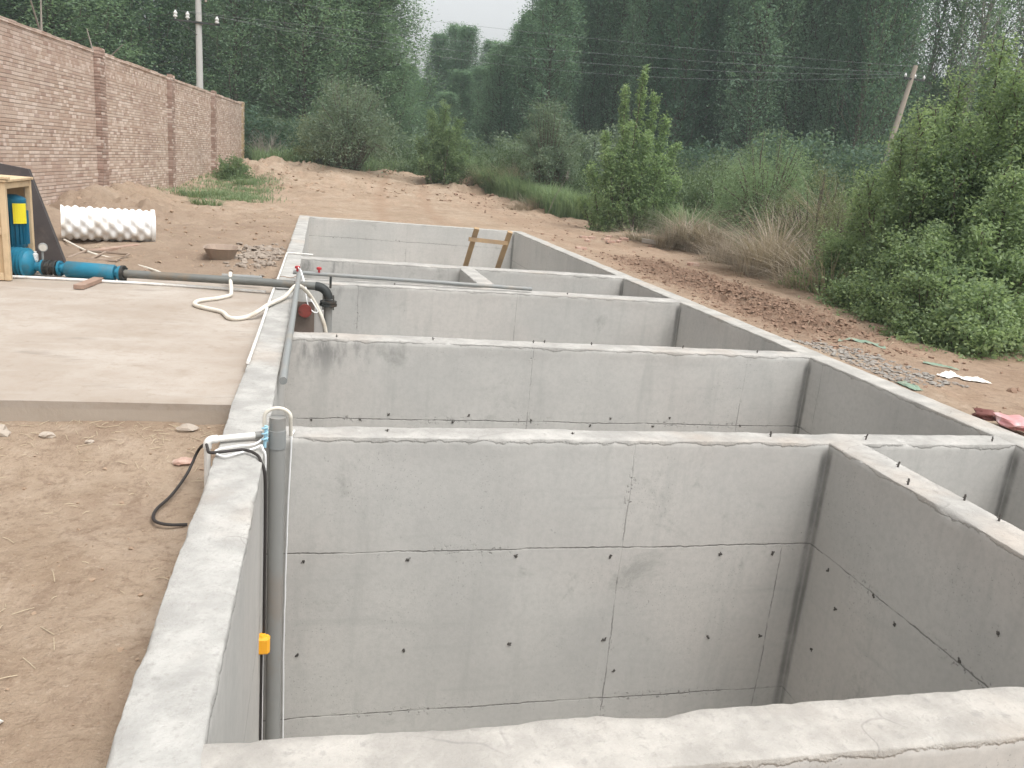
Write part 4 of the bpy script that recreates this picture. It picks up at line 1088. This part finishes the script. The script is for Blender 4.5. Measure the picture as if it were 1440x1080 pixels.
L = {
 'far': leaf_mat('distant poplar leaf', (.088,.162,.115), (.245,.355,.25), .5, .35, .7),
 'mid': leaf_mat('poplar leaf', (.074,.138,.092), (.215,.31,.195), .5, .4, .7),
 'bright': leaf_mat('young poplar leaf', (.175,.255,.135), (.34,.44,.24), .55, 1.0),
 'near': leaf_mat('near shrub leaf', (.110,.165,.094), (.315,.405,.22), .5, 1.6),
 'grey': leaf_mat('grey green leaf', (.105,.150,.105), (.235,.29,.20), .4, 1.0),
 'olive': leaf_mat('olive leaf', (.125,.150,.083), (.265,.29,.165), .4, 1.0),
 'feather': leaf_mat('feathery leaf', (.13,.205,.115), (.28,.37,.21), .45, 1.2),
 'ditch': leaf_mat('ditch leaf', (.060,.095,.052), (.175,.235,.125), .35, 1.1),
 'dark': leaf_mat('undergrowth leaf', (.065,.115,.080), (.17,.235,.155), .4, 1.0, .8),
 'grass': leaf_mat('green blade', (.11,.17,.090), (.27,.35,.20), .4, 2.0),
 'dry': leaf_mat('dry blade', (.22,.18,.145), (.43,.365,.295), .25, 2.5),
}
HID = []
def proto(o): HID.append(o); return o
pop = [poplar('poplar_tree', 20, 1.75, 150, 28500, .165, 11, L['far'], M['bark']),
       poplar('poplar_tree', 20, 1.55, 150, 26600, .165, 12, L['far'], M['bark'], 1.15),
       poplar('poplar_tree', 20, 2.0, 150, 30400, .165, 13, L['far'], M['bark'], .9)]
brd = [poplar('broad_poplar', 20, 3.1, 170, 44000, .165, 21, L['mid'], M['bark'], .75, .05, .15),
       poplar('broad_poplar', 20, 2.8, 170, 40000, .165, 22, L['mid'], M['bark'], .8, .05, .2)]
thin = poplar('thin_poplar', 20, 2.0, 80, 11000, .16, 31, L['mid'], M['bark_pale'], 1.0, .25, .3)
bsh = [bush('dark_bush', 3, 2.0, 60, 7000, .16, 41, L['dark'], M['bark']),
       bush('dark_bush', 3, 1.7, 60, 7000, .16, 42, L['grey'], M['bark'])]
used = set()
def place(p, x, y, z, sc, label, cat, group, rz=None, sx=1.0):
    o = p if p.name not in used else copy_tree(p)
    used.add(o.name); used.add(p.name)
    o.location = (x, y, z); o.rotation_euler = (0, 0, rz if rz is not None else rnd.uniform(0, 6.28)); o.scale = (sc*sx, sc*sx, sc)
    return tag(o, label, cat, group)

def at(u, dist, v=225):
    """ground position dist metres out in the direction of a bearing"""
    d = F_ + R_*((u-720)/F_PX) + D_*((v-540)/F_PX); d = Vector((d.x, d.y)).normalized()
    return d*dist
def top_z(u, v, dist):
    d = F_ + R_*((u-720)/F_PX) + D_*((v-540)/F_PX)
    return 1.5 + d.z/math.hypot(d.x, d.y)*dist

# left wood behind the brick wall
GL = 'tall poplars in the wood behind the brick wall'
for i, (u, v, d) in enumerate([(-40,-170,48),(15,-200,52),(70,-150,47),(120,-190,55),(170,-160,50),(225,-220,54),(265,-170,60),(330,-190,50),(385,-150,56),(430,-180,49),(478,-130,54),(505,-110,51),(532,-60,53),(40,-190,64),(140,-190,66),(300,-200,66),(400,-190,68),(490,-160,66)]):
    p = at(u, d, max(v,60)); z0 = .3; hgt = top_z(u, v, d)-z0
    place(brd[i%2], p.x, p.y, z0, hgt/20, 'tall dense poplar in the dark wood behind the brick wall', 'tree', GL, sx=20/hgt*rnd.uniform(.9,1.1)*1.05)
# low trees in the gap of sky
GM = 'lower poplars under the gap of sky'
for i, (u, v, d) in enumerate([(600,120,84),(617,48,80),(640,36,83),(658,38,80),(690,58,86),(676,95,78),(650,100,74),(628,130,72),(705,75,80),(590,110,90),(575,90,78),(560,95,74)]):
    p = at(u, d, max(v,60)); z0 = .5; hgt = top_z(u, v, d)-z0
    place(pop[i%3], p.x, p.y, z0, hgt/20, 'lower distant poplar under the gap of open sky', 'tree', GM, sx=20/hgt*1.0)
# the long right-hand row
GR = 'tall poplars in the long row beyond the ditch'
k = 0
for row, (d0, step, u0, u1) in enumerate([(62,33,712,1262),(70,33,745,1255),(78,36,730,1250)]):
    u = u0
    while u < u1:
        d = d0 + rnd.uniform(-4,4) - (u-720)*.018
        v = -60 - (u-740)*.35 + rnd.uniform(-25,25)
        if u < 760: v = {0: 70-(u-700)*1.25}.get(row, 20-(u-740)*1.2) + rnd.uniform(-6,6)
        v = max(v, -230)
        p = at(u, d, max(v,60)); z0 = .5; hgt = top_z(u, v, d)-z0
        place(pop[k%3], p.x, p.y, z0, hgt/20, 'tall dark poplar in the long row beyond the ditch', 'tree', GR, sx=20/hgt*rnd.uniform(.9,1.15)*.95)
        k += 1; u += step*rnd.uniform(.85,1.15)
GT = 'sparse poplars behind the big right shrub'
for u, v, d in [(1283,95,70),(1312,-160,58),(1345,-190,60),(1375,-170,56),(1405,-200,62),(1440,-180,58),(1475,-190,60)]:
    p = at(u, d, max(v,60)); z0 = .5; hgt = top_z(u, v, d)-z0
    place(thin, p.x, p.y, z0, hgt/20, 'sparse tall poplar with sky showing through, above the big right shrub', 'tree', GT, sx=20/hgt*1.05)
for u, v, d in [(1295,120,66),(1330,110,64),(1365,95,66),(1400,100,62),(1440,110,64),(1270,130,64)]:
    p = at(u, d, max(v,60)); z0 = .5; hgt = top_z(u, v, d)-z0
    place(pop[k%3], p.x, p.y, z0, hgt/20, 'shorter dark poplar behind the leaning pole and the big right shrub', 'tree', 'shorter poplars behind the leaning pole', sx=20/hgt*1.1); k += 1

# undergrowth bushes in front of the woods
GU = 'dark bushes along the foot of the poplars'
u = 330
while u < 1400:
    d = (47 if u < 600 else 50) + rnd.uniform(-3,3) - max(0,u-700)*.012
    p = at(u, d); v = 175+(u-330)*.05 + rnd.uniform(-25,20)
    hgt = max(1.6, top_z(u, v, d)-.2)
    place(bsh[int(u)%2], p.x, p.y, .1, hgt/3, 'dark bush in the undergrowth at the foot of the poplars', 'bush', GU, sx=rnd.uniform(.7,1.1)*min(1,3.2/hgt)*1.3)
    u += rnd.uniform(26,40)
# named shrubs
def shrub_at(maker, u, dist, vtop, zb):
    p = at(u, dist); return p, top_z(u, vtop, dist)-zb
p, h = shrub_at(None, 490, 36, 110, .35)
o = bush('willow_shrub', h, 1.95, 110, 26000, .11, 51, L['grey'], M['bark'], .6, 1.0, .20, 1.0, .35); place(o, p.x, p.y, .35, 1, 'broad rounded grey-green shrub beyond the end of the brick wall', 'shrub', None)
p, h = shrub_at(None, 455, 39, 165, .3)
o = bush('round_shrub', h, 1.3, 50, 6000, .12, 52, L['olive'], M['bark']); place(o, p.x, p.y, .3, 1, 'smaller olive shrub left of the broad rounded one', 'shrub', None)
p, h = shrub_at(None, 622, 35, 145, .2)
o = spires('young_poplar', [(0,0,h,.5),(.6,.1,h*.86,.5),(-.55,-.1,h*.92,.5),(.2,-.5,h*.74,.55),(-.2,.4,h*.75,.5),(1.05,.2,h*.62,.5),(-1.0,.1,h*.6,.5),(.7,-.3,h*.45,.6),(-.7,-.4,h*.4,.6)], 20000, .085, 53, L['near'], M['bark']); place(o, p.x, p.y, .2, 1, 'green young poplar clump at the near bend of the earth bank', 'tree', None, 0)
p, h = shrub_at(None, 772, 33, 145, -.3)
o = bush('grey_tree', h, 1.25, 80, 18000, .10, 54, L['grey'], M['bark'], .2, 1.0, .2, 1.0, .35); place(o, p.x, p.y, -.3, 1, 'rounded grey-green small tree between the dry grass and the bright saplings', 'tree', None)
p, h = shrub_at(None, 890, 25.5, 84, -.9)
o = spires('poplar_sapling', [(0.02,0,h,.30),(-.46,.1,h*.90,.33),(.46,0,h*.87,.33),(.86,.1,h*.76,.33),(-.90,.0,h*.66,.36),(1.2,-.1,h*.63,.36),(-.28,-.4,h*.70,.42),(.33,-.45,h*.66,.45),(-1.2,-.2,h*.47,.42),(.85,-.4,h*.55,.5),(-.7,-.4,h*.55,.5),(1.4,-.2,h*.45,.4),(0,-.5,h*.5,.55),(1.55,.1,h*.3,.4),(-1.4,.1,h*.3,.4)], 44000, .08, 55, L['bright'], M['bark']); place(o, p.x, p.y, -.9, 1, 'bright green poplar saplings with upright spires beside the earth bank', 'tree', None, -.3)
p, h = shrub_at(None, 1085, 23, 190, -.6)
o = bush('feathery_shrub', h, 1.45, 120, 32000, .075, 56, L['feather'], M['bark'], .7, 1.0, .17, .95, .28); place(o, p.x, p.y, -.6, 1, 'bright feathery shrub between the clumps of dry grass', 'shrub', None)
# big shrubs on the right
GS = None
for (u, d, v, zb, kind, lb, seed, rr_) in [
  (1374,14.5,40,-1.0,'s','biggest leafy poplar thicket at the right edge of the view',61,1.75),
  (1470,13.5,45,-1.0,'s','leafy poplar thicket cut off by the right edge of the view',62,1.4),
  (1262,15.4,232,-1.1,'t','slim leafy poplar thicket left of the biggest one',63,.95),
  (1322,13.6,205,-1.1,'t','leafy poplar thicket standing just before the biggest one',64,1.0),
  (1432,12.2,240,-1.1,'t','leafy poplar thicket at the right edge above the earth bank',65,1.0),
  (1215,17.2,290,-1.0,'o','olive weedy shrub between dry grass and the leafy thicket',66,1.0),
  (1165,19.0,255,-.9,'o','pale olive shrub behind the nearer dry grass',67,1.2),
  (1275,13.6,365,-1.2,'b','low leafy shrub on the edge of the bank below the thicket',68,.85),
  (1375,11.7,375,-1.2,'b','low leafy shrub overhanging the earth bank at right',69,.8),
  (1205,15.4,345,-1.1,'b','low leafy shrub right of the nearer dry grass',70,.8),
  (1325,12.7,345,-1.2,'b','low leafy shrub between two others on the bank below the thicket',71,.8),
  (1440,11.0,430,-1.2,'b','low leafy shrub at the very right edge over the earth bank',72,.75)]:
    p, h = shrub_at(None, u, d, v, zb)
    if kind in 'st':
        sp_ = [(0,0,h,.5)]
        rs = random.Random(seed)
        for q in range(24 if kind == 's' else 13):
            a = q*2.4; e = math.sqrt((q+1)/(24 if kind == 's' else 13))*rr_
            sp_.append((math.cos(a)*e, math.sin(a)*e*.8, h*(1-.40*(e/rr_)**2)*rs.uniform(.80,1.0), .5 if kind == 's' else .42))
        o = spires('poplar_thicket', sp_, 95000 if kind == 's' else 52000, .058, seed, L['near'], M['bark'])
    else:
        o = bush('leafy_shrub' if kind == 'b' else 'weedy_shrub', h, rr_, 110, 34000 if kind == 'b' else 22000, .052 if kind == 'b' else .05, seed, L['near'] if kind == 'b' else L['olive'], M['bark'], .2, 1.0, .2, 1.0, .55 if kind == 'b' else .3)
    place(o, p.x, p.y, zb, 1, lb, 'shrub' if kind not in 'st' else 'thicket', None)

# filler shrubs in the ditch so that no bare ground shows between
GD = 'mid green bushes growing in the ditch'
fill = bush('ditch_bush', 2.2, 1.3, 80, 14000, .08, 80, L['ditch'], M['bark'], .2, 1, .2, .9)
for u, d, v in [(560,41,205),(600,40,215),(660,38,205),(700,40,200),(735,37,215),(815,36,205),(850,33,230),(940,28,262),(985,29,225),(1020,27,225),(1140,27,235),(1200,24,240),(1240,22,250),(960,33,215),(1060,33,210),(1300,19,220),(1360,19,225),(1420,18,230),(520,42,200),(400,44,190),(425,43.5,205),(455,44,185),(505,42.5,195),(540,42,190),(575,41.5,200),(640,39.5,210),(670,38.5,195),(355,45,185),(720,36,190),(800,34.5,215),(1000,31,215),(1100,30,220),(1160,28,225),(1180,22,262),(958,25.5,285)]:
    p = at(u, d); zb = -.7; hgt = top_z(u, v, d)-zb
    place(fill, p.x, p.y, zb, hgt/2.2, 'mid green bush growing in the ditch beyond the earth bank', 'bush', GD, sx=rnd.uniform(.8,1.15)*min(1.2,2.2/hgt*1.1))

# dry grass clumps
GG = 'dry grass clumps on the bank'
def dry(u, d, v, zb, r, lb, seed, n=2800, lean=.6, w=.008, mat='dry'):
    p = at(u, d); h = top_z(u, v, d)-zb
    parts = []; rs = random.Random(seed)
    for q in range(9):
        ox, oy = rs.gauss(0, r*.45), rs.gauss(0, r*.40); k_ = rs.uniform(.45,1.0)
        b = blades(n//7, r*.28, h*k_, w*rs.uniform(.7,1.3), seed*13+q, lean*rs.uniform(.5,1.2), rs.uniform(.5,.9))
        sh = rs.uniform(-.55,.35)
        b[:,0] += ox + sh*np.maximum(b[:,2],0)**1.4*.8; b[:,1] += oy; parts.append(b)
    V = np.concatenate(parts)
    o = npmesh('dry_grass', V, 4, L[mat], None, (p.x, p.y, zb))
    tag(o, lb, 'dry grass', GG)
dry(990, 21.2, 285, -.55, .8, 'larger tawny dry grass clump under the feathery shrub', 91)
dry(945, 22.5, 320, -.6, .6, 'short dry grass clump right of the bright saplings', 92)
dry(1135, 17.2, 295, -.85, .8, 'drooping pale dry grass clump right of the feathery shrub', 93, 3400)
dry(1075, 19.0, 322, -.7, .65, 'low dry grass clump between the two large ones', 94)
dry(1185, 15.3, 335, -.8, .6, 'small dry grass clump before the olive shrub', 95, 1500)
dry(712, 35, 222, -.2, .85, 'dry brown grass clump left of the rounded small tree', 96)
dry(745, 30.5, 262, -.4, .6, 'small dry grass clump under the rounded small tree', 97, 1500)
dry(680, 36, 226, -.1, .6, 'yellowish dry grass clump behind the green reeds', 98, 1300, .4)
dry(1215, 20, 245, -.7, 1.0, 'tall tawny grass at the foot of the leaning pole', 99, 2600, .45)
# dead brush
def twig(name, x, y, z, h, n, seed, lb, mat, spread=.6, r=.012):
    rs = random.Random(seed); mb = MB()
    for k in range(n):
        az = rs.uniform(0,6.28); L_ = h*rs.uniform(.5,1.1)
        p = Vector((x+rs.uniform(-.2,.2)*spread, y+rs.uniform(-.2,.2)*spread, z)); d = Vector((math.cos(az)*spread*rs.uniform(.2,1), math.sin(az)*spread*rs.uniform(.2,1), 1)).normalized()
        pts = [p]
        for q in range(4):
            d = (d+Vector((rs.uniform(-.3,.3),rs.uniform(-.3,.3),rs.uniform(-.1,.15)))).normalized(); pts.append(pts[-1]+d*L_/4)
            if q: mb.tube([pts[-1], pts[-1]+(d+Vector((rs.uniform(-.9,.9),rs.uniform(-.9,.9),rs.uniform(0,.4)))).normalized()*L_*.25], [r*.6,r*.25], 4)
        mb.tube(pts, [r*1.2,r,r*.8,r*.6,r*.3], 5)
    return tag(build(name, mb, mat, loc=(x,y,z)), lb, 'dead shrub')
p = at(375, 41.5); twig('dead_shrub', p.x, p.y, .7, 1.3, 70, 5, 'bare tan brush on the berm at the end of the brick wall', M['dead_wood'], .9, .012)
p = at(118, 31); twig('dead_tree', p.x, p.y, .1, 3.75, 9, 6, 'pale dead treetop showing above the brick wall beside a pier', M['dead_wood'], .45, .05)
p = at(35, 26); twig('dead_tree', p.x, p.y, .1, 4.6, 5, 8, 'pale dead treetop above the brick wall at the left edge', M['dead_wood'], .3, .05)

# grass and reeds as ground cover
def ribbon(rng, n):
    Y = 21 + 20*rng.random(n)**.9
    ex = np.array([edge_x(y) + .35*fbm(0, y, 2.0, .6, 3) for y in Y])
    X = ex + rng.uniform(-.05, 1.9, n)
    return np.stack([X, Y, np.array([ground_z(x, y) for x, y in zip(X, Y)])-.02], 1)
def ribbon2(rng, n):
    Y = 6 + 15*rng.random(n)
    ex = np.array([edge_x(y) + .35*fbm(0, y, 2.0, .6, 3) for y in Y])
    X = ex + .02 + rng.random(n)**1.2*2.6
    return np.stack([X, Y, np.array([ground_z(x, y) for x, y in zip(X, Y)])-.02], 1)
def ribbon3(rng, n):
    X = rng.uniform(-3, 6.8, n); Y = 39.2 + rng.random(n)**.8*4
    return np.stack([X, Y, np.array([ground_z(x, y) for x, y in zip(X, Y)])-.02], 1)
def ribbon4(rng, n):
    Y = 27 + 13*rng.random(n)
    ex = np.array([edge_x(y) + .35*fbm(0, y, 2.0, .6, 3) for y in Y])
    X = ex - .45 + 1.0*rng.random(n)
    return np.stack([X, Y, np.array([ground_z(x, y) for x, y in zip(X, Y)])-.02], 1)
V = np.concatenate([blades(20000, 1, 1.15, .011, 101, .35, .45, ribbon), blades(22000, 1, .42, .005, 102, .6, .6, ribbon2), blades(9000, 1, .75, .014, 103, .4, .5, ribbon3), blades(7000, 1, .95, .012, 104, .35, .45, ribbon4)])
tag(npmesh('grass', V, 4, L['grass']), 'green reedy grass along the edge of the earth bank', 'grass', kind='stuff')
def patch(rng, n):
    t = rng.random(n); X = -4.1 + 2.6*np.sqrt(rng.random(n)); Y = 24.0 + 8.0*t
    X = X + rng.normal(size=n)*.35 - .3
    X = np.maximum(X, np.array([wx(y) for y in Y])+.15)
    return np.stack([X, Y, np.array([ground_z(x, y) for x, y in zip(X, Y)])-.02], 1)
V = np.concatenate([blades(5200, 1, .17, .008, 111, .7, .7, patch)])
tag(npmesh('grass', V, 4, L['grass']), 'low green grass patch on the earth beside the brick wall', 'grass', kind='stuff')
p = at(326, 31.5)
o = bush('low_shrub', .95, .62, 50, 6500, .07, 120, L['near'], M['bark']); place(o, p.x, p.y, -.05, 1, 'low green shrub against the brick wall at the grass patch', 'shrub', None)
for i, (u, d, v) in enumerate([(275,24.5,272),(300,26,270),(345,30,262),(290,22.5,283)]):
    p = at(u, d)
    V = blades(180, .4, .24, .009, 130+i, .9, .8)
    tag(npmesh('weed_tuft', V, 4, L['grass'], None, (p.x, p.y, ground_z(p.x,p.y))), ['weed tuft at the near end of the grass patch by the wall', 'weed tuft in the middle of the grass patch by the wall', 'weed tuft under the low shrub by the brick wall', 'weed tuft nearest the tank in the grass patch'][i], 'weeds', 'weed tufts in the grass patch')
dl = np.concatenate([blades(90, .35, .28, .007, 140+i, .8, .8) + np.array([x, y, ground_z(x,y)]) for i, (x, y) in enumerate([(-1.6,4.85),(-1.2,4.87),(-.78,4.5)]) ][:0] or [blades(4, .1, .05, .002, 1) + np.array([-1.1,4.9,-.2])])
lit = MB()
for k in range(420):
    z_ = k % 4
    if z_ == 0: x, y = rnd.uniform(-2.2,-.52), 5.0-abs(rnd.gauss(0,.28))
    elif z_ == 1: x, y = rnd.uniform(-2.6,-.6), rnd.uniform(2.3,5)
    elif z_ == 2: x, y = rnd.uniform(5.0,8.8), rnd.uniform(4.5,22)
    else: x, y = rnd.uniform(-3.5,-.6), rnd.uniform(10,20)
    a = rnd.uniform(0,6.28); l_ = rnd.uniform(.02,.09)*(1 if z_ < 2 else 1.5); dx, dy = math.cos(a)*l_, math.sin(a)*l_
    zz = ground_z(x,y)+.006; q = .0016 if z_ < 2 else .003
    lit.tube([(x,y,zz),(x+dx*.5,y+dy*.5,zz+.002),(x+dx,y+dy,ground_z(x+dx,y+dy)+.005)], q, 4, False)
tag(build('straw_litter', lit, M['straw'], loc=(0,5,0)), 'bits of pale straw and twig littered over the bare earth', 'litter', kind='stuff')
# long pale stalks leaning out of the reeds
for i, (u, d, v, u2) in enumerate([(833,27.5,232,862),(775,29,250,800),(905,25,268,880)]):
    p = at(u, d); q = at(u2, d); z1 = top_z(u2, v, d); z0 = ground_z(p.x, p.y)-.2
    mb = MB().tube([(p.x,p.y,z0),((p.x+q.x)/2-.03,(p.y+q.y)/2,(z0+z1)/2+.1),(q.x,q.y,z1)], [.012,.010,.006], 5)
    for k2 in range(14): mb.tube([(q.x+rnd.uniform(-.03,.03),q.y,z1-.1+.02*k2),(q.x+.06*rnd.uniform(-1,1.5),q.y,z1+.02+.02*k2)], .004, 4)
    tag(build('reed_stalk', mb, M['dead_wood'], loc=(p.x,p.y,z0)), ['tallest pale reed stalk leaning before the bright saplings','pale reed stalk leaning over the dry grass clump','pale reed stalk leaning left in front of the saplings'][i], 'reed', 'reed stalks on the bank')

hz = NT('haze air')
pv = hz.n('ShaderNodeVolumePrincipled'); pv.inputs['Color'].default_value = (.80,.92,.92,1); pv.inputs['Density'].default_value = HAZE; pv.inputs['Anisotropy'].default_value = .0
hz.link(pv.outputs[0], hz.out.inputs['Volume'])
tag(build('haze', MB().box((-152,-62,-3.4),(152,182,33)), hz.m, loc=(0,0,0)), 'thin pale haze in the air round the whole place', 'haze', kind='stuff')
scene.cycles.volume_bounces = 0
scene.cycles.max_bounces = 10
scene.cycles.diffuse_bounces = 5
scene.cycles.transmission_bounces = 8
scene.cycles.use_adaptive_sampling = True
scene.cycles.adaptive_threshold = .008
